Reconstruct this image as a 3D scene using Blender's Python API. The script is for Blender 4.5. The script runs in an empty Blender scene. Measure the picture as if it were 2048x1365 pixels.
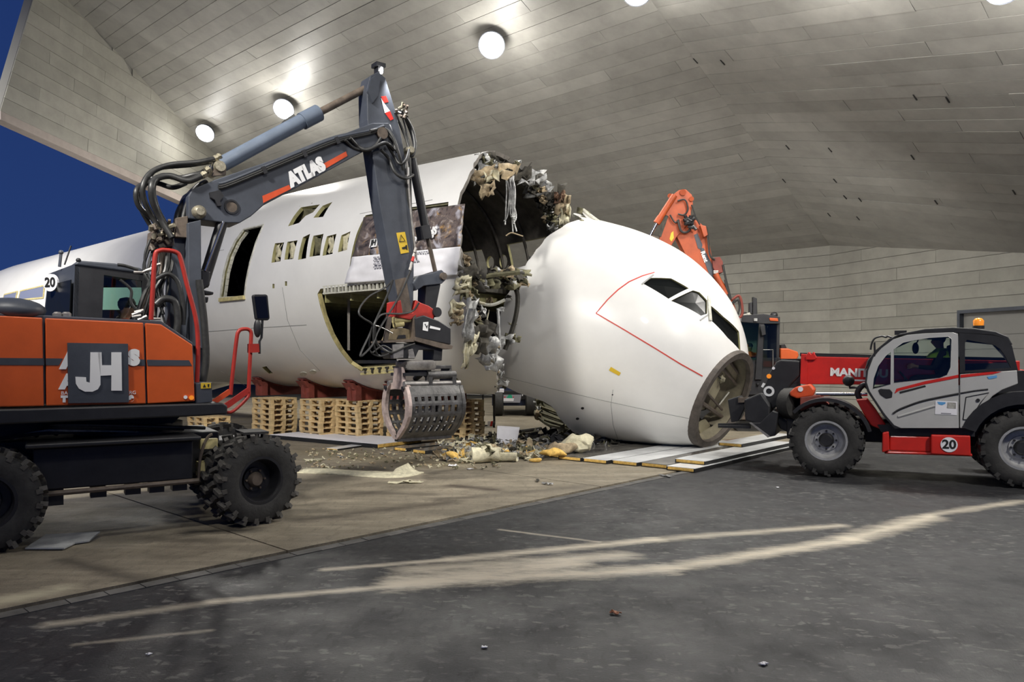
import bpy, bmesh, math, random
from mathutils import Vector, Matrix, noise
from mathutils.geometry import tessellate_polygon
random.seed(7)
V = Vector
S = bpy.context.scene
COL = S.collection
PI = math.pi
# ------------------------------------------------------------------ camera
F, HZ, CX, EYE = 1500.0, 725.0, 1024.0, 2.0
cd = bpy.data.cameras.new('camera')
cam = bpy.data.objects.new('camera', cd); COL.objects.link(cam)
cam.location = (0, 0, EYE); cam.rotation_euler = (PI/2, 0, 0)
cd.sensor_width = 36; cd.lens = 36*F/2048
cd.shift_y = (HZ-682.5)/2048
cd.clip_end = 400
S.camera = cam
# ------------------------------------------------------------------ world and exposure
w = bpy.data.worlds.new('dusk_sky'); S.world = w; w.use_nodes = True
wn = w.node_tree.nodes; wl = w.node_tree.links
bg = wn['Background']
tc = wn.new('ShaderNodeTexCoord'); sp = wn.new('ShaderNodeSeparateXYZ')
wr = wn.new('ShaderNodeValToRGB')
wl.new(tc.outputs['Generated'], sp.inputs[0]); wl.new(sp.outputs[2], wr.inputs[0]); wl.new(wr.outputs[0], bg.inputs[0])
wr.color_ramp.elements[0].color = (.017, .042, .150, 1); wr.color_ramp.elements[0].position = 0.0
wr.color_ramp.elements[1].color = (.009, .024, .105, 1); wr.color_ramp.elements[1].position = 0.6
bg.inputs[1].default_value = 1.0
S.view_settings.view_transform = 'Standard'; S.view_settings.look = 'None'
S.view_settings.gamma = 1; S.view_settings.use_curve_mapping = False
S.view_settings.exposure = 0.18
LAMP_W = 2100.0
LAMP_COL = (1.0, .965, .90)

# ------------------------------------------------------------------ measuring helpers (photo pixel -> place in the hall)
def ray(px, py): return V(((px-CX)/F, 1.0, (HZ-py)/F))
O3 = V((0, 0, EYE))
def U(px, py, Y): return O3 + ray(px, py)*Y
def UG(px, py, z=0.0): return O3 + ray(px, py)*((z-EYE)/((HZ-py)/F))
def UP(px, py, p0, n):
    r = ray(px, py); return O3 + r*((V(p0)-O3).dot(n)/r.dot(n))

# ------------------------------------------------------------------ materials
def mat(name, col, rough=.6, metal=0., var=.0, vscale=3., bump=0., bscale=40., spec=.5, coat=0., col2=None, emit=None, estr=0., rand=0.):
    m = bpy.data.materials.new(name); m.use_nodes = True
    nt = m.node_tree; b = nt.nodes['Principled BSDF']; L = nt.links
    b.inputs['Base Color'].default_value = (*col, 1)
    b.inputs['Roughness'].default_value = rough; b.inputs['Metallic'].default_value = metal
    b.inputs['Specular IOR Level'].default_value = spec; b.inputs['Coat Weight'].default_value = coat
    g = nt.nodes.new('ShaderNodeNewGeometry')
    src = None
    if var > 0 or col2:
        n = nt.nodes.new('ShaderNodeTexNoise'); n.inputs['Scale'].default_value = vscale; n.inputs['Detail'].default_value = 6
        n.inputs['Roughness'].default_value = .65
        L.new(g.outputs['Position'], n.inputs['Vector'])
        r = nt.nodes.new('ShaderNodeValToRGB'); r.color_ramp.elements[0].position = .32; r.color_ramp.elements[1].position = .68
        a = col2 or tuple(c*(1-var) for c in col); c2 = tuple(min(1, c*(1+var)) for c in col) if not col2 else col
        r.color_ramp.elements[0].color = (*a, 1); r.color_ramp.elements[1].color = (*c2, 1)
        L.new(n.outputs[0], r.inputs[0]); src = r.outputs[0]
    if rand > 0:
        oi = nt.nodes.new('ShaderNodeObjectInfo'); mr = nt.nodes.new('ShaderNodeMapRange')
        mr.inputs['To Min'].default_value = 1-rand; mr.inputs['To Max'].default_value = 1+rand
        L.new(oi.outputs['Random'], mr.inputs['Value'])
        vm = nt.nodes.new('ShaderNodeVectorMath'); vm.operation = 'SCALE'
        if src: L.new(src, vm.inputs[0])
        else: vm.inputs[0].default_value = col
        L.new(mr.outputs[0], vm.inputs['Scale']); src = vm.outputs[0]
    if src: L.new(src, b.inputs['Base Color'])
    if bump > 0:
        n2 = nt.nodes.new('ShaderNodeTexNoise'); n2.inputs['Scale'].default_value = bscale; n2.inputs['Detail'].default_value = 5
        L.new(g.outputs['Position'], n2.inputs['Vector'])
        bp = nt.nodes.new('ShaderNodeBump'); bp.inputs['Strength'].default_value = bump; bp.inputs['Distance'].default_value = .02
        L.new(n2.outputs[0], bp.inputs['Height']); L.new(bp.outputs[0], b.inputs['Normal'])
    if emit:
        b.inputs['Emission Color'].default_value = (*emit, 1); b.inputs['Emission Strength'].default_value = estr
    return m
def glass(name, tint, rough=.02, mix=.25):
    m = bpy.data.materials.new(name); m.use_nodes = True; nt = m.node_tree
    for n in list(nt.nodes): nt.nodes.remove(n)
    o = nt.nodes.new('ShaderNodeOutputMaterial'); t = nt.nodes.new('ShaderNodeBsdfTransparent'); g = nt.nodes.new('ShaderNodeBsdfGlossy')
    f = nt.nodes.new('ShaderNodeFresnel'); f.inputs[0].default_value = 1.5
    x = nt.nodes.new('ShaderNodeMixShader')
    t.inputs[0].default_value = (*tint, 1); g.inputs['Roughness'].default_value = rough
    nt.links.new(f.outputs[0], x.inputs[0]); nt.links.new(t.outputs[0], x.inputs[1]); nt.links.new(g.outputs[0], x.inputs[2])
    nt.links.new(x.outputs[0], o.inputs[0]); return m

M = {}
M['white'] = mat('white_paint', (.78, .77, .74), .34, var=.05, vscale=.6, coat=.25)
M['primer'] = mat('primer_green', (.30, .28, .13), .6, var=.3, vscale=4)
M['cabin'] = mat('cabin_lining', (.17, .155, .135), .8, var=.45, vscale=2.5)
M['rim_metal'] = mat('door_rim', (.55, .54, .46), .5, var=.3, vscale=9)
M['yellow_rim'] = mat('yellow_rim', (.50, .43, .20), .6, var=.3, vscale=8)
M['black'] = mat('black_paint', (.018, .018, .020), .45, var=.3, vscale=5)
M['dark_grey'] = mat('anthracite_paint', (.055, .062, .078), .48, var=.22, vscale=2.2, bump=.05)
M['blue_grey'] = mat('blue_grey_paint', (.125, .155, .205), .42, var=.12, vscale=3)
M['rust_grey'] = mat('worn_anthracite', (.11, .085, .065), .6, var=.4, vscale=7)
M['orange'] = mat('orange_paint', (.62, .105, .018), .40, var=.13, vscale=1.6, coat=.2)
M['orange_rust'] = mat('weathered_orange', (.42, .075, .018), .5, var=.28, vscale=1.5)
M['orange_red'] = mat('orange_red_paint', (.58, .075, .02), .42, var=.2, vscale=3)
M['red'] = mat('red_paint', (.56, .022, .014), .38, var=.15, vscale=2.5, coat=.2)
M['rail_red'] = mat('rail_red', (.40, .030, .020), .45, var=.15, vscale=6)
M['saddle_red'] = mat('red_oxide', (.20, .045, .032), .7, var=.3, vscale=4)
M['silver'] = mat('silver_paint', (.50, .495, .475), .33, var=.06, vscale=2, metal=.15, coat=.3)
M['rim_silver'] = mat('rim_silver', (.42, .42, .42), .4, metal=.4, var=.2, vscale=9)
M['chrome'] = mat('chrome', (.7, .7, .7), .15, metal=1)
M['steel'] = mat('bare_steel', (.36, .34, .32), .45, metal=.7, var=.3, vscale=12)
M['pink_steel'] = mat('worn_primer_steel', (.44, .35, .32), .55, metal=.2, var=.3, vscale=9)
M['grapple'] = mat('scuffed_steel', (.095, .092, .090), .42, metal=.45, var=.5, vscale=8, bump=.15)
M['rubber'] = mat('rubber', (.030, .029, .027), .75, var=.4, vscale=6, bump=.2, bscale=30)
M['lug'] = mat('dusty_rubber', (.075, .070, .062), .85, var=.4, vscale=7)
M['hose'] = mat('hose_rubber', (.028, .028, .027), .42, var=.3, vscale=20)
M['fitting'] = mat('brass_fitting', (.42, .38, .28), .4, metal=.7, var=.4, vscale=25)
M['wood'] = mat('pallet_wood', (.74, .56, .30), .75, col2=(.52, .37, .18), vscale=6, rand=.16)
M['foam'] = mat('foam_core', (.66, .42, .11), .9, var=.3, vscale=14, bump=.4, rand=.12)
M['panel_white'] = mat('panel_skin', (.74, .75, .75), .22, var=.14, vscale=1.6)
M['panel_black'] = mat('panel_edge', (.015, .015, .015), .5)
M['wet_panel'] = mat('wet_dirty_panel', (.15, .14, .125), .12, var=.5, vscale=2.2)
M['tan'] = mat('torn_insulation_tan', (.36, .285, .18), .9, var=.4, vscale=9, bump=.5, rand=.2)
M['cream'] = mat('insulation_cream', (.56, .52, .37), .9, var=.25, vscale=12, bump=.4)
M['foil'] = mat('torn_foil', (.34, .34, .33), .45, metal=.3, var=.5, vscale=9, bump=.4, rand=.3)
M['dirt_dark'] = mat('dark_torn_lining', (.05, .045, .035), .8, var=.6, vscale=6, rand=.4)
M['olive'] = mat('olive_torn_lining', (.15, .14, .08), .8, var=.5, vscale=7, rand=.3)
M['brown'] = mat('brown_scrap', (.16, .09, .055), .8, var=.4, vscale=8)
M['leaf'] = mat('dry_leaf', (.36, .15, .075), .7, var=.3, vscale=30)
M['bulkhead_ring'] = mat('bulkhead_ring', (.085, .070, .058), .7, var=.4, vscale=6)
M['paper'] = mat('white_paper', (.78, .77, .80), .7, var=.04, vscale=4)
M['ink'] = mat('grey_ink', (.28, .28, .31), .8)
M['letter_white'] = mat('white_lettering', (.80, .80, .80), .55)
M['letter_black'] = mat('black_lettering', (.01, .01, .01), .6)
M['warn'] = mat('warning_yellow', (.70, .47, .035), .5)
M['red_line'] = mat('red_line_paint', (.55, .05, .035), .5)
M['grey_patch'] = mat('blue_grey_mask', (.17, .19, .28), .5)
M['seam'] = mat('skin_seam', (.30, .30, .29), .6)
M['amber'] = mat('amber_lens', (.85, .28, .03), .2, emit=(1, .3, .02), estr=.25)
M['lens'] = mat('lamp_lens', (1, 1, 1), .3, emit=(1, .985, .96), estr=18)
M['mirror'] = mat('mirror_glass', (.05, .05, .055), .12, metal=.9)
M['glass'] = glass('cab_glass', (.90, .94, .92))
M['glass_mint'] = glass('mint_glass', (.70, .92, .82))
M['glass_dark'] = mat('dark_window', (.008, .009, .009), .18, spec=.06)
M['skin'] = mat('skin', (.34, .20, .14), .6)
M['cloth_dark'] = mat('dark_cloth', (.018, .018, .020), .85)
M['hi_green'] = mat('hi_vis_green', (.45, .75, .06), .7)
M['hi_orange'] = mat('hi_vis_orange', (.75, .10, .03), .7)
M['panel_grey'] = mat('wall_panel', (.335, .325, .282), .62, var=.12, vscale=1.3, rand=.11, spec=.4)
M['ceil_grey'] = mat('ceiling_panel', (.335, .327, .303), .42, var=.13, vscale=1.2, rand=.09, spec=.5)
M['backing'] = mat('panel_backing', (.26, .255, .235), .8)
M['lip'] = mat('lip_pink', (.36, .31, .28), .7, var=.08)
M['door_grey'] = mat('door_sheet', (.22, .215, .20), .6, var=.08, vscale=1)
M['stain'] = mat('oil_stain', (.02, .019, .017), .25)

# ------------------------------------------------------------------ mesh builder
class MB:
    def __init__(s): s.v = []; s.f = []; s.mi = []; s.cur = 0
    def add(s, vs, fs):
        o = len(s.v); s.v += [V(p) for p in vs]
        for f in fs: s.f.append(tuple(i+o for i in f)); s.mi.append(s.cur)
        return s
    def box(s, c, sz, X=None, Z=None):
        X = V(X or (1, 0, 0)).normalized(); Z = V(Z or (0, 0, 1)).normalized(); Y = Z.cross(X).normalized(); Z = X.cross(Y)
        c = V(c); a, b, d = sz[0]/2, sz[1]/2, sz[2]/2
        vs = [c+X*a*i+Y*b*j+Z*d*k for i in (-1, 1) for j in (-1, 1) for k in (-1, 1)]
        return s.add(vs, [(0, 1, 3, 2), (4, 6, 7, 5), (0, 4, 5, 1), (2, 3, 7, 6), (0, 2, 6, 4), (1, 5, 7, 3)])
    def prism(s, poly, ext, holes=()):
        """poly: 3D loop, ext: vector; holes: 3D loops"""
        ext = V(ext); loops = [[V(p) for p in poly]]+[[V(p) for p in h] for h in holes]
        flat = [p for l in loops for p in l]; n = len(flat)
        if holes: tris = tessellate_polygon(loops)
        else: tris = [tuple(range(n))]
        nrm = V((0, 0, 0)); l0 = loops[0]
        for i in range(len(l0)): nrm += l0[i].cross(l0[(i+1) % len(l0)])
        flip = nrm.dot(ext) > 0
        fs = []
        for t in tris:
            t = tuple(t)
            if holes:
                tn = (flat[t[1]]-flat[t[0]]).cross(flat[t[2]]-flat[t[0]])
                same = tn.dot(ext) > 0
                if same: t = t[::-1]
            elif flip: t = t[::-1]
            fs.append(t); fs.append(tuple(i+n for i in t[::-1]))
        o = 0
        for li, l in enumerate(loops):
            m = len(l)
            for i in range(m):
                a, b = o+i, o+(i+1) % m
                fs.append((a, b, b+n, a+n) if flip != (li > 0 and False) else (b, a, a+n, b+n))
            o += m
        return s.add(flat+[p+ext for p in flat], fs)
    def tube(s, pts, r, seg=8, cap=True):
        pts = [V(p) for p in pts]; n = len(pts)
        rs = r if isinstance(r, (list, tuple)) else [r]*n
        t0 = (pts[1]-pts[0]).normalized(); up = V((0, 0, 1)) if abs(t0.z) < .9 else V((1, 0, 0))
        a = t0.cross(up).normalized(); vs = []; fs = []
        for i in range(n):
            t = (pts[min(i+1, n-1)]-pts[max(i-1, 0)]).normalized()
            a = (a-t*a.dot(t)).normalized(); b = t.cross(a)
            for k in range(seg):
                an = 2*PI*k/seg; vs.append(pts[i]+(a*math.cos(an)+b*math.sin(an))*rs[i])
        for i in range(n-1):
            for k in range(seg):
                k2 = (k+1) % seg; fs.append((i*seg+k, i*seg+k2, (i+1)*seg+k2, (i+1)*seg+k))
        if cap: fs.append(tuple(range(seg))[::-1]); fs.append(tuple((n-1)*seg+k for k in range(seg)))
        return s.add(vs, fs)
    def cyl(s, a, b, r, seg=16): return s.tube([a, b], r, seg)
    def lathe(s, prof, c, ax, seg=32, closed=False):
        """prof: (along, radius)"""
        ax = V(ax).normalized(); c = V(c); up = V((0, 0, 1)) if abs(ax.z) < .9 else V((1, 0, 0))
        a = ax.cross(up).normalized(); b = ax.cross(a); m = len(prof); vs = []; fs = []
        for h, r in prof:
            for k in range(seg):
                an = 2*PI*k/seg; vs.append(c+ax*h+(a*math.cos(an)+b*math.sin(an))*r)
        for i in range(m if closed else m-1):
            j = (i+1) % m
            for k in range(seg):
                k2 = (k+1) % seg; fs.append((i*seg+k, j*seg+k, j*seg+k2, i*seg+k2))
        if not closed:
            fs.append(tuple(range(seg))); fs.append(tuple((m-1)*seg+k for k in range(seg))[::-1])
        return s.add(vs, fs)
    def ball(s, c, r, seg=12, rings=8, sc=(1, 1, 1)):
        c = V(c); vs = []; fs = []
        for i in range(rings+1):
            th = PI*i/rings
            for k in range(seg):
                an = 2*PI*k/seg; vs.append(c+V((math.sin(th)*math.cos(an)*sc[0], math.sin(th)*math.sin(an)*sc[1], math.cos(th)*sc[2]))*r)
        for i in range(rings):
            for k in range(seg):
                k2 = (k+1) % seg; fs.append((i*seg+k, (i+1)*seg+k, (i+1)*seg+k2, i*seg+k2))
        return s.add(vs, fs)

def wpos(o):
    p = V((0, 0, 0))
    while o: p += o.location; o = o.parent
    return p
def link_mesh(name, me, m, parent=None, c=V((0, 0, 0))):
    o = bpy.data.objects.new(name, me); COL.objects.link(o)
    for x in (m if isinstance(m, (list, tuple)) else [m]): me.materials.append(x)
    o.location = c-(wpos(parent) if parent else V((0, 0, 0)))
    if parent: o.parent = parent
    return o
def obj(name, mb, m, parent=None, smooth=None, bevel=0., at_base=False):
    xs = [p.x for p in mb.v]; ys = [p.y for p in mb.v]; zs = [p.z for p in mb.v]
    c = V(((min(xs)+max(xs))/2, (min(ys)+max(ys))/2, min(zs) if at_base else (min(zs)+max(zs))/2))
    me = bpy.data.meshes.new(name); me.from_pydata([p-c for p in mb.v], [], mb.f)
    o = link_mesh(name, me, m, parent, c)
    if isinstance(m, (list, tuple)): me.polygons.foreach_set('material_index', mb.mi)
    if smooth is not None:
        me.polygons.foreach_set('use_smooth', [True]*len(me.polygons)); me.set_sharp_from_angle(angle=math.radians(smooth))
    if bevel > 0:
        b = o.modifiers.new('bevel', 'BEVEL'); b.width = bevel; b.segments = 2; b.limit_method = 'ANGLE'
    return o
def tag(o, label, cat, group=None, kind=None):
    if label: o['label'] = label
    if cat: o['category'] = cat
    if group: o['group'] = group
    if kind: o['kind'] = kind
    return o
def root(name, loc, label, cat, group=None):
    o = bpy.data.objects.new(name, None); COL.objects.link(o); o.location = loc; o.empty_display_size = .2
    return tag(o, label, cat, group)
def setting(name, mb, m, parent=None, **k):
    o = obj(name, mb, m, parent, **k)
    if not parent: o['kind'] = 'structure'
    return o
def smoothline(pts, n=6):
    pts = [V(p) for p in pts]; out = []
    for i in range(len(pts)-1):
        p0 = pts[max(i-1, 0)]; p1 = pts[i]; p2 = pts[i+1]; p3 = pts[min(i+2, len(pts)-1)]
        for k in range(n):
            t = k/n
            out.append(.5*((2*p1)+(p2-p0)*t+(2*p0-5*p1+4*p2-p3)*t*t+(3*p1-p0-3*p2+p3)*t**3))
    out.append(pts[-1]); return out
def text(name, body, size, org, X, Y, m, parent, extrude=.004, bold=.0, shear=0., align='LEFT', sx=1.):
    cu = bpy.data.curves.new('txt', 'FONT'); cu.body = body; cu.size = size; cu.extrude = extrude; cu.offset = bold; cu.shear = shear
    cu.align_x = align; cu.align_y = 'CENTER'; cu.resolution_u = 3
    t = bpy.data.objects.new('txt', cu); COL.objects.link(t)
    dg = bpy.context.evaluated_depsgraph_get(); me = bpy.data.meshes.new_from_object(t.evaluated_get(dg))
    bpy.data.objects.remove(t); bpy.data.curves.remove(cu)
    X = V(X).normalized(); Y = V(Y); Y = (Y-X*Y.dot(X)).normalized(); Z = X.cross(Y); org = V(org)
    mb = MB(); mb.add([org+X*v.co.x*sx+Y*v.co.y+Z*v.co.z for v in me.vertices], [tuple(p.vertices) for p in me.polygons])
    bpy.data.meshes.remove(me)
    return obj(name, mb, m, parent)
UNIT = bpy.data.meshes.new('piece'); _b = MB().box((0, 0, 0), (1, 1, 1)); UNIT.from_pydata(_b.v, [], _b.f)
UNITS = {}
def piece(name, m, c, size, X, Z, parent):
    """one box piece sharing the unit mesh"""
    key = m.name
    if key not in UNITS:
        me = UNIT.copy(); me.materials.append(m); UNITS[key] = me
    o = bpy.data.objects.new(name, UNITS[key]); COL.objects.link(o)
    X = V(X).normalized(); Z = V(Z).normalized(); Y = Z.cross(X).normalized(); Z = X.cross(Y)
    R = Matrix((X, Y, Z)).transposed().to_4x4()
    pw = wpos(parent) if parent else V((0, 0, 0))
    o.parent = parent
    o.matrix_local = Matrix.Translation(V(c)-pw) @ R @ Matrix.Diagonal((size[0], size[1], size[2], 1))
    return o
def dup(r, loc, rz=0):
    n = r.copy(); COL.objects.link(n); n.location = loc; n.rotation_euler = (0, 0, rz)
    for ch in list(r.children):
        c = ch.copy(); COL.objects.link(c); c.parent = n
        for g in ch.children:
            e = g.copy(); COL.objects.link(e); e.parent = c
    return n
def dup_part(p, parent, M4):
    """copy of a part (with sub-parts) moved by world matrix M4 (rigid)"""
    c = p.copy(); COL.objects.link(c); c.parent = parent
    pw = Matrix.Translation(wpos(p.parent)) if p.parent else Matrix()
    w0 = pw @ p.matrix_basis
    c.matrix_basis = Matrix.Translation(-wpos(parent)) @ M4 @ w0
    for g in p.children:
        e = g.copy(); COL.objects.link(e); e.parent = c
    return c
# ================================================================== HALL
d = V((-.755, .656, 0)).normalized()        # along the fuselage, away from the nose
n = V((.656, .755, 0)).normalized()         # across it, away from the viewer
UPZ = V((0, 0, 1))
CORN = U(1660, HZ, 32); CORN.z = 0
WTOP = 7.0
TH = math.atan(.40)
C3 = CORN+UPZ*WTOP
e1 = -d; e2 = (-n*math.cos(TH)+UPZ*math.sin(TH))
nM = e1.cross(e2)
if nM.z > 0: nM = -nM                        # faces down into the hall
def onM(px, py): return UP(px, py, C3, nM)
def mco(p): return ((p-C3).dot(e1), (p-C3).dot(e2))
K = onM(1340, 50); kA, kQ = mco(K)
s1 = onM(135, 0); s2 = onM(430, 310); sa1, sq1 = mco(s1); sa2, sq2 = mco(s2)
def s_edge(q): return sa2+(q-sq2)*(sa1-sa2)/(sq1-sq2)
rdir = V((.384, -.923, 0)).normalized()      # right wall, towards the viewer
WR = U(2048, 506, 24.5)
rp = (WR-C3)
nR = (K-C3).cross(rp).normalized()
if nR.z > 0: nR = -nR
a0, a1 = UP(1500, 296, C3, nR), UP(1950, 306, C3, nR)
f1 = (a1-a0).normalized(); f2 = nR.cross(f1).normalized()
if f2.z < 0: f2 = -f2
PITCH = .52
# ceiling over the fuselage
mb = MB(); QMAX = 27.0
mb.prism([C3+e1*(s_edge(0)-.5)+e2*0-nM*.03, C3-nM*.03, C3+e1*(kA/kQ*QMAX)+e2*QMAX-nM*.03, C3+e1*(s_edge(QMAX)-.5)+e2*QMAX-nM*.03], -nM*.25)
ceil_a = setting('ceiling', mb, M['backing'])
rr = random.Random(3)
def rows_on(parent, name, m, org, ax, ay, nn, q0, q1, left, right, plen, tilt=.012, first=0.):
    """panel rows; the end panels of a row are cut along the slanted borders"""
    q = q0; i = 0; cnt = 0; h = PITCH-.012
    while q < q1-.02:
        la, lb, ra, rb = left(q), left(q+PITCH), right(q), right(q+PITCH)
        x = min(la, lb)-((i % 3)*plen/3)
        while x < max(ra, rb)-.02:
            lo0, lo1, hi0, hi1 = max(x, la), max(x, lb), min(x+plen-.010, ra), min(x+plen-.010, rb)
            if hi0-lo0 > .05 or hi1-lo1 > .05:
                nz = (nn+ay*rr.uniform(-tilt, tilt)*2.2+ax*rr.uniform(-tilt, tilt)*.12).normalized(); o_ = nn*rr.uniform(0, .012)
                if lo0 == lo1 == x and hi0 == hi1 == x+plen-.010:
                    piece(name, m, org+ax*(x+plen/2-.005)+ay*(q+PITCH/2)+o_, (plen-.010, h, .04), ax, nz, parent)
                else:
                    hi0, hi1 = max(hi0, lo0+.01), max(hi1, lo1+.01)
                    mb = MB(); mb.prism([org+ax*u_+ay*v_+o_-nn*.02 for u_, v_ in ((lo0, q+.006), (hi0, q+.006), (hi1, q+.006+h), (lo1, q+.006+h))], nn*.04); obj(name, mb, m, parent)
                cnt += 1
            x += plen
        q += PITCH; i += 1
    return cnt
rows_on(ceil_a, 'ceiling_panel', M['ceil_grey'], C3, e1, e2, nM, 0, 26.9, lambda q: s_edge(q)-.12, lambda q: q*kA/kQ, 8.0)
# ceiling over the right wall
qr0 = 0
def rco(p): return ((p-C3).dot(f1), (p-C3).dot(f2))
krA, krQ = rco(K)
mb = MB(); QR = 17.0
mb.prism([C3-nR*.03-f2*3, C3+f1*16-nR*.03-f2*3, C3+f1*16+f2*QR-nR*.03, C3+f1*(krA/krQ*QR)+f2*QR-nR*.03, C3-nR*.03], -nR*.25)
ceil_b = setting('ceiling_right', mb, M['backing'])
rows_on(ceil_b, 'ceiling_panel', M['ceil_grey'], C3, f1, f2, nR, -3*PITCH, 32*PITCH, lambda q: max(0, q)*krA/krQ, lambda q: 16.0, 4.5)
# small vertical dashes: open panel gaps
mb = MB()
for (x, y) in ((1575, 295), (1660, 300), (1825, 315), (1670, 362), (1568, 362), (1720, 400), (1690, 395), (1872, 405), (1658, 430), (1716, 437), (2028, 385), (1830, 195), (1895, 200), (1445, 125), (1391, 122)):
    p = UP(x, y, C3+nR*.035, nR); mb.box(p, (.035, .24, .02), f1, nR)
o = obj('panel_gap', mb, M['black'], ceil_b)
# fascia wall over the open end, lower edge near z = 10
fx = (s2-s1); fh = V((fx.x, fx.y, 0)).normalized(); fn = V((fh.y, -fh.x, 0))
if fn.x < 0: fn = -fn
def onS(px, py): return UP(px, py, s1, fn)
b1, b2 = onS(0, 222), onS(290, 358)
lip = [b1, b2]
zb = b1.z
end = b1; top_end = onS(65, 0)
far = s2+fh*6
bfar = b2+fh*((far-b2).dot(fh)); bfar.z = b2.z+(b2.z-b1.z)/((b2-b1).dot(fh))*((far-b2).dot(fh))
tfar = V((far.x, far.y, s2.z+(s2.z-s1.z)/((s2-s1).dot(fh))*6))
tn = top_end+(top_end-end)*.25
ts = s1+(s1-s2)*.25
mb = MB(); mb.prism([end-fn*.03, bfar-fn*.03, tfar-fn*.03, s2-fn*.03, ts-fn*.03, tn-fn*.03], -fn*.35)
wall_o = setting('wall_left', mb, M['backing'])
bd = (bfar-end).normalized(); bu = fn.cross(bd).normalized()
if bu.z < 0: bu = -bu
def sl(v):   # left boundary on the fascia, v above lower edge
    e = (tn-end); ev = e.dot(bu); return e.dot(bd)*v/ev
ct = (s2-ts); ctn = V((0, 0, 0))
def sr(v):
    # right boundary = ceiling crease
    p0v, p1v = (ts-end).dot(bu), (tfar-end).dot(bu); p0a, p1a = (ts-end).dot(bd), (tfar-end).dot(bd)
    return p1a+(p0a-p1a)*max(0, (v-p1v))/(p0v-p1v)
rows_on(wall_o, 'fascia_panel', M['panel_grey'], end, bd, bu, fn, 0, (ts-end).dot(bu)-.1, sl, lambda v: min(sr(v), (bfar-end).dot(bd)), 4.0)
mb = MB(); mb.prism([end-UPZ*.30+fn*.03, bfar-UPZ*.30+fn*.03, bfar+fn*.03, end+fn*.03], -fn*.45)
lipo = setting('trim_1', mb, M['lip'])
# back wall (parallel to the fuselage) and right wall
def wall(name, a, dirv, length, z0, z1, nn, plen, splits=None):
    mb = MB(); A = V((a.x, a.y, z0)); B = A+dirv*length
    mb.prism([A-nn*.03, B-nn*.03, B+UPZ*(z1-z0)-nn*.03, A+UPZ*(z1-z0)-nn*.03], -nn*.3)
    w_ = setting(name, mb, M['backing'])
    z = z0; i = 0; RP = .47
    while z < z1-.05:
        x = -((i*2) % 3)*plen/3
        while x < length:
            xa, xb = max(0, x), min(x+plen, length)
            if splits and z > splits[2]-.1 and False: pass
            segs = [(xa, xb)]
            if splits and z < splits[2]-.05:
                segs = [(xa, min(xb, splits[0])), (max(xa, splits[1]), xb)]
            for (p, q) in segs:
                if q-p > .1:
                    h = min(RP, z1-z)
                    if splits and z < splits[2] < z+RP and q > splits[0]-.01 and p < splits[1]: pass
                    nz = (nn+UPZ*rr.uniform(-.008, .03)).normalized()
                    piece('wall_panel', M['panel_grey'], A+dirv*((p+q)/2)+UPZ*(z-z0+h/2)+nn*rr.uniform(0, .012), (q-p-.012, h-.018, .04), dirv, nz, w_)
            x += plen
        z += RP; i += 1
    return w_
nb = -n
wall('wall_back', CORN, d, 46, 0, WTOP, nb, 6.0)
nr = V((-rdir.y, rdir.x, 0)).normalized()
if nr.x > 0: nr = -nr
dA = UP(1927, 628, CORN, nr); sA = (dA-CORN).dot(rdir)
wall('wall_right', CORN, rdir, 20, 0, WTOP, nr, 5.0, (sA, sA+5.0, dA.z))
# recessed gate in the right wall
mb = MB(); cA = CORN+rdir*(sA+2.5)
mb.box(cA+UPZ*dA.z/2-nr*.02, (4.98, .04, dA.z), rdir)
door = setting('door_1', mb, M['door_grey'])
for k in range(7):
    piece('door_sheet', M['door_grey'], cA+UPZ*(.24+k*.49)+nr*.012, (4.9, .47, .02), rdir, nr, door)
mb = MB(); mb.box(cA+UPZ*(dA.z+.06)+nr*.09, (5.2, .22, .12), rdir); mb.box(CORN+rdir*(sA-.05)+UPZ*dA.z/2+nr*.09, (.10, .22, dA.z), rdir)
setting('trim_2', mb, M['dark_grey'])

# ------------------------------------------------------------------ lamps of the hall, some of them added
def lamp(p, nn, label, power=1.0, R=.42, spill=.16, dn=None, aim=(0, -.12, -1), cone=165, soft=.35):
    r = root('ceiling_light', p, label, 'light', 'round floodlights under the concrete hall roof')
    dn = V(dn or (-.05, -.85, -.70)).normalized(); c = p+nn*.42
    b = MB(); b.lathe([(-.16, .14), (-.10, R*.9), (.06, R*1.06), (.12, R*1.06), (.12, R)], c, dn, 28); obj('housing', b, M['dark_grey'], r, smooth=40)
    b = MB(); b.cyl(p-nn*.02, p+nn*.36, .05, 10); obj('bracket', b, M['steel'], r)
    b = MB(); b.lathe([(.115, .001), (.125, R*.98), (.145, R*.9), (.16, .001)], c, dn, 28); obj('lens', b, M['lens'], r, smooth=60)
    li = bpy.data.lights.new('floodlight', 'SPOT'); li.energy = LAMP_W*power; li.color = LAMP_COL; li.shadow_soft_size = soft; li.spot_size = math.radians(cone); li.spot_blend = .6
    lo = bpy.data.objects.new('floodlight', li); COL.objects.link(lo); lo.parent = r; lo.location = c-p+dn*.3-UPZ*.2
    lo.rotation_euler = V(aim).to_track_quat('-Z', 'Y').to_euler()
    li = bpy.data.lights.new('floodlight_spill', 'POINT'); li.energy = LAMP_W*power*spill; li.color = LAMP_COL; li.shadow_soft_size = .35
    lo = bpy.data.objects.new('floodlight_spill', li); COL.objects.link(lo); lo.parent = r; lo.location = c-p+dn*.7-UPZ*.5
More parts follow.
